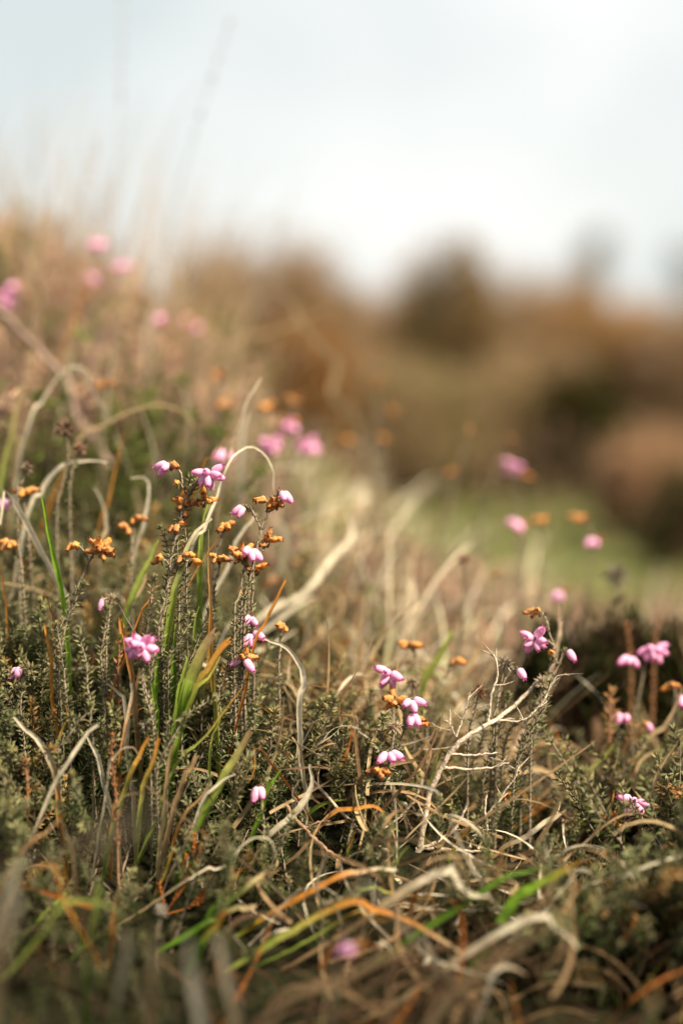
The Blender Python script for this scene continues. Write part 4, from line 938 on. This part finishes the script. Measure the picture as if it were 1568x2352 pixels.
# out of focus dry plume close to the lens, low on the left
def plume(label, d, stem, n, spread, col):
    P = spline([at(u, v, k) for (u, v), k in zip(stem, d)], 20); e = P[-1].copy(); e[2] = gz(e[0], e[1]) - .004; P = np.vstack([P, e])
    org = P[-1].copy(); root = empty('dry_grass_plume', org)
    m = MB(); tube(m, P - org, np.linspace(.0005, .0012, 21), np.array(STRAW), 5); m.build('stalk', M['straw'], root)
    lf = MB(); k = rng.integers(0, 9, n); B = P[k] - org; T = -tangents(P)[k]
    leaves(lf, B, T * .8 + rng.normal(size=(n, 3)) * spread, rng.uniform(.008, .022, n), .0009, np.array(col) * rng.uniform(.8, 1.2, (n, 1)), True)
    tag(lf.build('seed_head', M['straw'], root, False), kind='stuff')
    tag(root, label, 'dry grass')
plume('strongly blurred grey dry plume close to the lens at lower left', [.56, .555, .55, .55], [(330,1880),(220,1930),(110,1960),(-60,2000)], 46, .5, (.52, .42, .28))

# ================================================================== heath cushion, straw and grass that nobody could count
def sprig_proto(seed, n_wh, solid, branchy=True, split=False, t0=.08):
    """unit sprig 1 m tall scaled later; returns arrays, leaf colours as grey level/mix in tint"""
    m = MB(); st = MB() if split else m; b = rng.normal(size=2) * .10
    P = spline([(0, 0, 0), (b[0] * .4, b[1] * .4, .4), (b[0], b[1], 1.0)], 10)
    tube(st, P, np.linspace(.012, .006, 10), np.array(WOOD) * .55, 5 if split else 3)
    cols = [np.array(BROWN) * .55, np.array(HEATH) * .9, np.array(HEATH) * 1.25, np.array(GREY) * .85, np.array(GREY) * 1.1]
    whorls(m, P, 1.0 / n_wh, .085, .023, cols, t0, 1.0, 1.0, 4, solid)
    k = 8; Dv = norm(np.array([0, 0, 1.]) + rng.normal(size=(k, 3)) * .5); leaves(m, np.repeat(P[-1:], k, 0), Dv, .075, .022, np.array(GREY) * 1.2, solid)
    if branchy:
        for _ in range(2):
            i = rng.integers(3, 7); dv = norm(np.array([rng.normal() * .6, rng.normal() * .6, .8])); q = P[i]; Q = spline([q, q + dv * .16, q + dv * .25 + np.array([0, 0, .1])], 6)
            tube(st, Q, np.linspace(.008, .005, 6), np.array(WOOD) * .5, 3); whorls(m, Q, 1.0 / n_wh, .078, .022, cols[1:], .1, 1., 1.0, 4, solid)
    return (st, m) if split else m.arrays()
PR_NEAR = [sprig_proto(i, 18, True) for i in range(5)]
PR_NEAR += [sprig_proto(i, 18, True, True, False, .55) for i in range(2)]
PR_MID = [sprig_proto(i, 17, False) for i in range(5)]
PR_FAR = [sprig_proto(i, 11, False, False) for i in range(5)]

def snoise(x, y, f, ph):
    return .5 + .25 * (np.sin(x * f + ph + 1.7 * np.sin(y * f * .8 + ph * 2)) + np.sin(y * f * 1.1 - ph + 1.3 * np.sin(x * f * .9)))
def scatter(n, xr, yr):
    x = rng.uniform(*xr, n); y = rng.uniform(*yr, n); return np.c_[x, y, ground_z(x, y)]
def place(protos, base, height, lean, tint, mb):
    """copies of the prototypes, vectorised per prototype"""
    n = len(base); pick = rng.integers(0, len(protos), n)
    yaw = rng.uniform(0, 2 * np.pi, n)
    zax = norm(np.c_[lean, np.ones(n)]); xax = norm(np.cross(np.c_[-np.sin(yaw), np.cos(yaw), np.zeros(n)], zax)); yax = np.cross(zax, xax)
    Rm = np.stack([xax, yax, zax], 2) * height[:, None, None]
    for k, (V, F, C) in enumerate(protos):
        s = np.where(pick == k)[0]
        if not len(s): continue
        W = np.einsum('nij,vj->nvi', Rm[s], V) + base[s][:, None]
        Fc = (F[None] + (np.arange(len(s)) * len(V))[:, None, None]).reshape(-1, 3)
        mb.add(W.reshape(-1, 3), Fc, (C[None] * tint[s][:, None]).reshape(-1, 3))

def in_view(p, mu=420, mv=160):
    u, v, d = seen(p); return (u > -mu) & (u < 1568 + mu) & (v > -400) & (v < 2352 + mv * 2) & (d > .2)
def cull(base, height, lean, keep_prob=.05):
    n = len(base); zax = norm(np.c_[lean, np.ones(n)])
    bad = np.zeros(n, bool)
    for f in (.2, .35, .5, .65, .8, .95, 1.08):
        bad |= blocked(base + zax * height[:, None] * f)
    return ~bad | (rng.random(n) < keep_prob)

def heath_density(P):
    u, v, d = seen(P)
    left = np.clip((720 - u) / 160, 0, 1)
    right = np.clip((u - 1180) / 160, 0, 1)
    mid = 1 - np.maximum(left, right)
    dens = left * np.where(d < 1.12, 1.0, .35) + right * np.where(d < 1.3, .95, .5) + mid * np.where(d < .87, .42, np.where(d < 1.0, .32, .15))
    dens = dens * np.where(d < .80, .12, 1) * np.where((u > 1240) & (u < 1420) & (d > .98), .25, 1)
    return dens * (.45 + 1.1 * snoise(P[:, 0], P[:, 1], 28, 1.3))

# near cushion
P = scatter(15500, (-.45, .45), (.42, 1.12)); P = P[in_view(P)]
P = P[rng.random(len(P)) < heath_density(P) * .9]
u, v, d = seen(P)
h = rng.uniform(.035, .085, len(P)) * np.where(u < 720, 1.0, np.where(u > 1380, 1.25, .85)) * np.where(d < .80, .62, 1.0)
lean = rng.normal(size=(len(P), 2)) * .48 + np.array([.06, -.10])
k = cull(P, h, lean); P, h, lean = P[k], h[k], lean[k]
u, v, d = seen(P)
g = snoise(P[:, 0], P[:, 1], 40, .4)[:, None]
tint = rng.uniform(.55, 1.45, (len(P), 1)) * np.where(g > .5, 1.0, .75) * (1 + (rng.random((len(P), 3)) - .5) * .12)
dead = rng.random(len(P)) < np.where((u > 650) & (u < 1150), .25, .13)
tint[dead] *= np.array([1.6, 1.05, .85])
fx = np.abs(d - .88) < .07
# where a single sprig or straw lies, told by the nearest thing one can find
MARKS = [(385,1080,'orange capped pink bells'), (483,1105,'drooping deep pink bunch'), (562,1170,'two pink bells of the fork'), (645,1140,'two pink bells pointing right'), (328,1500,'dense pink head of the left cushion'),
  (237,1390,'single pink bell with grey bud'), (40,1550,'two pink bells at the left edge'), (572,1445,'pale pink bells'), (558,1525,'pink and orange head'), (232,1270,'large round orange head'), (560,1282,'round orange and pink cluster'),
  (650,1450,'tiny orange bell by the white arch'), (596,1830,'hanging pair of pink bells'), (895,1558,'lone pink head in the straw'), (925,1635,'orange and pink double head'), (890,1750,'centre pink over orange bells'),
  (945,1490,'left orange head of two'), (1043,1520,'right orange head of two'), (1230,1480,'tall pink head on the branch'), (1190,1550,'bell hanging above the branch'), (1480,1510,'blurred pair of pink heads'), (1440,1650,'blurred low pink head'),
  (1457,1850,'five bell pink head'), (1408,1900,'flat orange cluster'), (430,2000,'rust dead sprig'), (955,1960,'foot of the grey branch'), (1040,1720,'bend of the grey branch'), (460,1530,'broad green blade'), (690,1560,'thick white arch'),
  (712,1800,'thick white curl'), (540,1760,'wide light green blade'), (745,2030,'looped tendril'), (940,2120,'long yellow blade'), (1270,2010,'broad green blade at lower right'), (1070,2045,'crumpled husk'), (280,1700,'straight orange blade'),
  (100,1710,'pale curved blade at lower left'), (345,1750,'pair of green stubs'), (120,1260,'arching bright green blade'), (20,1255,'orange head at the left edge'), (815,2180,'pink head at the bottom edge'), (440,2220,'white stub at the bottom edge'), (815,1890,'leafy centre sprig'), (1115,1880,'forked twig tips')]
MK = np.array([(a, b) for a, b, _ in MARKS], float); USED = set()
def where(u, v):
    k = int(np.argmin(((MK - (u, v)) ** 2).sum(1))); du, dv = u - MK[k, 0], v - MK[k, 1]
    if abs(du) > abs(dv): w = 'right of' if du > 0 else 'left of'
    else: w = 'below' if dv > 0 else 'above'
    return ('close ' if math.hypot(du, dv) < 60 else '') + w + ' the ' + MARKS[k][2]
def own_label(t):
    t = ' '.join(t.split()[:16])
    if t in USED: return None
    USED.add(t); return t
# the sprigs that stand out singly: a thing each, stem and leaves as parts
PAIRS = []
for i in range(8):
    a_, b_ = sprig_proto(50 + i, 18, True, True, True)
    b_.C = [c * rng.uniform(.85, 1.2) * np.array([rng.uniform(.9, 1.15), 1, rng.uniform(.85, 1.1)]) for c in b_.C]
    PAIRS.append((a_.mesh('stem', M['stem']), b_.mesh('leaves', M['heath'], False)))
vis = np.where(fx & (u > 20) & (u < 1548) & (v > 1150) & (v < 2150))[0]
order = vis[np.argsort(-h[vis])]
nl = nr = nm = 0; single = np.zeros(len(P), bool)
for i in order:
    if nl > 230: break
    uu, vv, _ = seen(P[i] + np.array([lean[i, 0], lean[i, 1], 1.]) * h[i] * .8)
    size = 'tall' if h[i] > .068 else 'mid height' if h[i] > .05 else 'short'
    way = 'leaning right' if lean[i, 0] > .3 else 'leaning left' if lean[i, 0] < -.15 else 'upright'
    lab = own_label(size + ' ' + way + ' heath sprig ' + where(uu, vv))
    if lab is None: continue
    nl += 1; grp = 'single sprigs of the left cushion' if u[i] < 700 else 'single sprigs among the straw' if u[i] < 1250 else 'single sprigs of the right clump'
    single[i] = True
    zx = Vector((lean[i, 0], lean[i, 1], 1)).normalized()
    root = empty('heath_sprig', P[i])
    mt = zx.to_track_quat('Z', 'Y').to_matrix().to_4x4() @ Matrix.Rotation(rng.uniform(0, 6.28), 4, 'Z') @ Matrix.Scale(h[i] * 1.05, 4)
    for me, nm_ in zip(random.choice(PAIRS), ('stem', 'leaves')):
        o = bpy.data.objects.new(nm_, me); COL.objects.link(o); o.parent = root; o.matrix_local = mt
        if nm_ == 'leaves': tag(o, kind='stuff')
    tag(root, lab, 'heath sprig', grp)
P, h, lean, tint, fx = P[~single], h[~single], lean[~single], tint[~single], fx[~single]
m1 = MB(); place(PR_NEAR, P[fx], h[fx], lean[fx], tint[fx], m1); 
place(PR_MID, P[~fx], h[~fx], lean[~fx], tint[~fx], m1)
tag(m1.build('heath_foliage', M['heath'], None, False), 'dense dark green heath cushion covering the bank', 'heath', None, 'stuff')
N1 = len(P)
# back of the bank, mostly brown and straw coloured
P = scatter(12500, (-1.1, .85), (1.06, 2.1)); P = P[in_view(P)]
u, v, d = seen(P)
P = P[rng.random(len(P)) < np.where(u < 560, 1., .75) * np.where((u > 1230) & (u < 1440) & (d < 1.4), .25, 1)]; u, v, d = seen(P)
h = rng.uniform(.06, .14, len(P)) * np.where(u < 520, 1.0, np.where(d < 1.45, .72, .4)) * (1 + .25 * np.clip((280 - u) / 280, 0, 1)); lean = rng.normal(size=(len(P), 2)) * .25 + np.array([.12, -.05])
k = cull(P, h, lean, np.where(u < 450, .6, .25)); P, h, lean, u = P[k], h[k], lean[k], u[k]
tint = rng.uniform(.6, 1.45, (len(P), 1)) * np.where((rng.random(len(P)) < .82)[:, None], np.array([2.1, 1.50, 2.1]), np.array([1.1, 1.15, .95]))
pg = snoise(P[:, 0], P[:, 1], 15, 3.3) > .70
tint[pg] = rng.uniform(.5, .9, (pg.sum(), 1)) * np.array([.75, .9, .5])
m2 = MB(); place(PR_FAR, P, h, lean, tint, m2)
tag(m2.build('heath_scrub', M['heath'], None, False), 'blurred brown and green heath on the back of the bank', 'heath', None, 'stuff')

def blades(n_seg, base, length, width, az, th0, bend, curl, colA, colB, mb, lay=None, kp=.06):
    """many grass blades at once: inclination th0 (from vertical) grows by bend, heading turns by curl"""
    n = len(base); p = base.copy(); pts = [p.copy()]; step = length / n_seg
    for i in range(n_seg):
        t = (i + .5) / n_seg
        th = th0 + bend * t * t; a = az + curl * t
        dv = np.stack([np.sin(th) * np.cos(a), np.sin(th) * np.sin(a), np.cos(th)], 1)
        p = p + dv * step[:, None]
        if lay is not None:
            p[:, 2] = np.maximum(p[:, 2], ground_z(p[:, 0], p[:, 1]) + lay)
        pts.append(p.copy())
    P_ = np.stack(pts, 1); k = n_seg + 1
    hit = blocked(P_.reshape(-1, 3)).reshape(n, k).sum(1)
    ok = (hit < 2) | (rng.random(n) < kp)
    P_, width, colA, colB = P_[ok], width[ok], colA[ok], colB[ok]; n = len(P_)
    T = norm(np.gradient(P_, axis=1)); ref = norm(rng.normal(size=(n, 1, 3)) + np.array([0, -.5, .6])); S = norm(np.cross(T, ref)); N = np.cross(S, T)
    t = np.linspace(0, 1, k)
    W = width[:, None] * (np.clip((1.02 - t) / .5, .03, 1) ** .6)[None] * .5
    V = np.stack([P_ - S * W[..., None], P_ - N * (W * .35)[..., None], P_ + S * W[..., None]], 2).reshape(-1, 3)
    C = colA[:, None] * (1 - t)[None, :, None] + colB[:, None] * t[None, :, None]
    C = np.repeat(C.reshape(-1, 3), 3, 0)
    f = []
    for i in range(n_seg):
        for j in (0, 1):
            a = i * 3 + j; f += [(a, a + 1, a + 4), (a, a + 4, a + 3)]
    F = (np.array(f)[None] + (np.arange(n) * k * 3)[:, None, None]).reshape(-1, 3)
    mb.add(V, F, C)
    return P_
def pick_cols(n, table, wts):
    return np.array(table)[rng.choice(len(table), n, p=np.array(wts) / sum(wts))] * rng.uniform(.75, 1.2, (n, 1))

# straw litter lying in and on the plants
def litter(n, xr, yr, dens, hgt, lenr, widr, table, wts, name, label, mat='straw', kp=.1):
    P = scatter(n, xr, yr); P = P[in_view(P)]; P = P[rng.random(len(P)) < dens(P)]
    P[:, 2] += rng.uniform(*hgt, len(P)); n = len(P)
    bad = blocked(P) & (rng.random(n) > kp); P = P[~bad]; n = len(P)
    c = pick_cols(n, table, wts); m = MB()
    shaded = seen(P)[2] < .80                                 # foreground shade put into the colour of the nearest straw
    c[shaded] = pick_cols(int(shaded.sum()), [TAN, BROWN, (.12, .07, .04), RUST], [.22, .4, .3, .08])
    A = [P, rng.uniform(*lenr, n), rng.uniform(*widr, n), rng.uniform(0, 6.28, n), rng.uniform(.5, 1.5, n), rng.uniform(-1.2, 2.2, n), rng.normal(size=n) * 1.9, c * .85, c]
    u, v, d = seen(P)
    pick = np.where((u > 40) & (u < 1530) & (v > 1500) & (v < 2300) & (d > .78) & (d < 1.0))[0]
    pick = pick[np.argsort(-A[1][pick] * A[2][pick])][:220]
    cnt = 0
    for i in pick:                                         # the longest straws lie there as things of their own
        mi = MB(); Pi = blades(12, *[a[i:i + 1] for a in A], mi, .004, 0.)
        if not len(Pi): continue
        mu, mv, _ = seen(Pi[0]); lum = c[i].sum()
        tone = 'pale' if lum > 1.5 else 'straw coloured' if lum > .9 else 'tan' if lum > .5 else 'brown'
        way = 'flat' if np.ptp(mv) < np.ptp(mu) * .5 else 'upright' if np.ptp(mu) < np.ptp(mv) * .5 else 'slanting'
        lab = own_label(tone + ' ' + way + (' long' if A[1][i] > .085 else '') + ' dead blade ' + where(mu[6], mv[6]))
        if lab is None: m.add(*mi.arrays()); continue
        tag(mi.build('grass_strand', M[mat], None, True, P[i]), lab, 'grass blade', 'straws of the litter'); cnt += 1
    A = [np.delete(a, pick, 0) for a in A]
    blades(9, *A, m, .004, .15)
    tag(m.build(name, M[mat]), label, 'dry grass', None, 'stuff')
def d_lit(P):
    u, v, d = seen(P)
    mid = np.exp(-((u - 960) / 330) ** 2)
    return np.clip((.07 + .95 * mid + .25 * (u > 1200)) * np.where(d < .74, .28, 1), 0, 1) * (.4 + snoise(P[:, 0], P[:, 1], 24, 2.2))
ST = [PALE, STRAW, TAN, BROWN, RUST]
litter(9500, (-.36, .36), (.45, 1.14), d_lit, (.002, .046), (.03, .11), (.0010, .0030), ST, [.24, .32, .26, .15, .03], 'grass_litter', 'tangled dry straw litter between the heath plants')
# standing and arching grass behind, in the middle
def tuft_grass(n, xr, yr, dens, lenr, widr, tabA, tabB, wts, name, label, th=(.05, .7), bend=(.2, 1.9), mat='grass', kp=.25):
    P = scatter(n, xr, yr); P = P[in_view(P)]; P = P[rng.random(len(P)) < dens(P)]; n = len(P)
    ln = rng.uniform(*lenr, n); az = rng.normal(size=n) * 1.5 + .3
    tip = P + np.c_[np.cos(az) * ln * .3, np.sin(az) * ln * .3, ln * .75]; mid = P + np.c_[np.zeros(n), np.zeros(n), ln * .5]
    bad = (blocked(tip) | blocked(mid)) & (rng.random(n) > kp); P, ln, az = P[~bad], ln[~bad], az[~bad]; n = len(P)
    i = rng.choice(len(tabA), n, p=np.array(wts) / sum(wts)); f = rng.uniform(.75, 1.2, (n, 1)); m = MB()
    blades(9, P, ln, rng.uniform(*widr, n), az, rng.uniform(*th, n), rng.uniform(*bend, n), rng.normal(size=n) * .8, np.array(tabA)[i] * f, np.array(tabB)[i] * f, m, None, kp)
    tag(m.build(name, M[mat]), label, 'grass', None, 'stuff')
def d_mid(P):
    u, v, d = seen(P)
    return np.clip(np.exp(-((u - 820) / 300) ** 2) + .45 * (u > 1050), 0, 1) * np.where((u > 830) & (d > 1.18), .42, 1) * np.where(d > 1.5, .35, 1) * np.where((u > 1220) & (u < 1430) & (d > .98), .15, 1) * (.5 + .8 * snoise(P[:, 0], P[:, 1], 13, .8))
tuft_grass(3400, (-.2, .62), (1.0, 1.85), d_mid, (.06, .16), (.0014, .0040), [STRAW, PALE, TAN, LIME, BRIGHT], [PALE, PALE, STRAW, PALE, LIME], [.3, .32, .1, .2, .08],
           'straw_grass', 'blurred pale straw grass in the middle distance')
def d_left(P):
    u, v, d = seen(P); return np.clip((620 - u) / 200, 0, 1) * .8
tuft_grass(2000, (-.95, .0), (1.08, 1.9), d_left, (.10, .24), (.0010, .0026), [TAN, STRAW, BROWN, GREEN], [STRAW, PALE, TAN, STRAW], [.4, .35, .2, .05],
           'bank_grass', 'blurred straw grass standing on the left bank', (.0, .55), (.0, .9), 'grass', .4)
def d_sky(P):
    u, v, d = seen(P); return np.clip((560 - u) / 300, 0, 1) * .8
tuft_grass(1100, (-.8, .0), (1.25, 2.0), d_sky, (.18, .36), (.0008, .0020), [TAN, STRAW, BROWN], [STRAW, TAN, TAN], [.4, .3, .3],
           'wispy_grass', 'blurred thin wispy grass reaching above the left skyline', (.0, .35), (.0, .6))
def d_near(P):
    u, v, d = seen(P); return np.where(u < 650, .35, .6) * (.3 + snoise(P[:, 0], P[:, 1], 19, 4.1))
tuft_grass(900, (-.34, .34), (.5, 1.1), d_near, (.03, .075), (.0012, .0032), [GREEN, GREEN, DULL, TAN], [LIME, ORANGE, STRAW, STRAW], [.35, .2, .25, .2],
           'short_grass', 'short green and orange grass blades in the heath', (.05, .9), (.0, 1.1), 'grass', .08)
# green lawn
P = scatter(20000, (-.6, 1.6), (1.45, 3.6)); P = P[in_view(P, 100, 0)]; u, v, d = seen(P)
P = P[rng.random(len(P)) < np.clip((u - 640) / 200, 0, 1) * np.clip((d - np.where(u > 1150, 1.95, 1.5)) / .25, 0, 1)]; n = len(P)
m = MB(); c = pick_cols(n, [(.31, .36, .12), (.38, .40, .16), (.25, .31, .09), (.50, .44, .25)], [.34, .28, .18, .2])
blades(3, P, rng.uniform(.02, .05, n), rng.uniform(.003, .006, n), rng.uniform(0, 6.28, n), rng.uniform(0, .8, n), rng.uniform(0, 1.2, n), rng.normal(size=n), c * .8, c, m)
tag(m.build('lawn_grass', M['lawn']), 'blurred green patch of short grass behind the heath', 'grass', None, 'stuff')
# low brown heath between the lawn and the shrubs, and far scrub to the horizon
P = scatter(2600, (-2.4, 2.6), (3.3, 6.5)); P = P[in_view(P, 200, 0)]; n = len(P)
m = MB(); place(PR_FAR, P, rng.uniform(.08, .22, n), rng.normal(size=(n, 2)) * .3, rng.uniform(.8, 1.5, (n, 1)) * np.array([1.9, 1.4, 1.7]), m)
tag(m.build('low_heather', M['scrub'], None, False), 'blurred low brown heather in front of the shrubs', 'heather', None, 'stuff')
P = scatter(2600, (-9, 9), (6.5, 26)); n = len(P)
m = MB(); place(PR_FAR, P, rng.uniform(.25, .55, n), rng.normal(size=(n, 2)) * .3, rng.uniform(.8, 1.5, (n, 1)) * np.array([1.9, 1.4, 1.7]), m)
tag(m.build('far_heather', M['scrub'], None, False), 'far brown heather reaching to the skyline', 'heather', None, 'stuff')

tot = sum(len(o.data.polygons) for o in bpy.data.objects if o.type == 'MESH')
print('TRIANGLES', tot, 'near sprigs', N1, 'objects', len(bpy.data.objects))
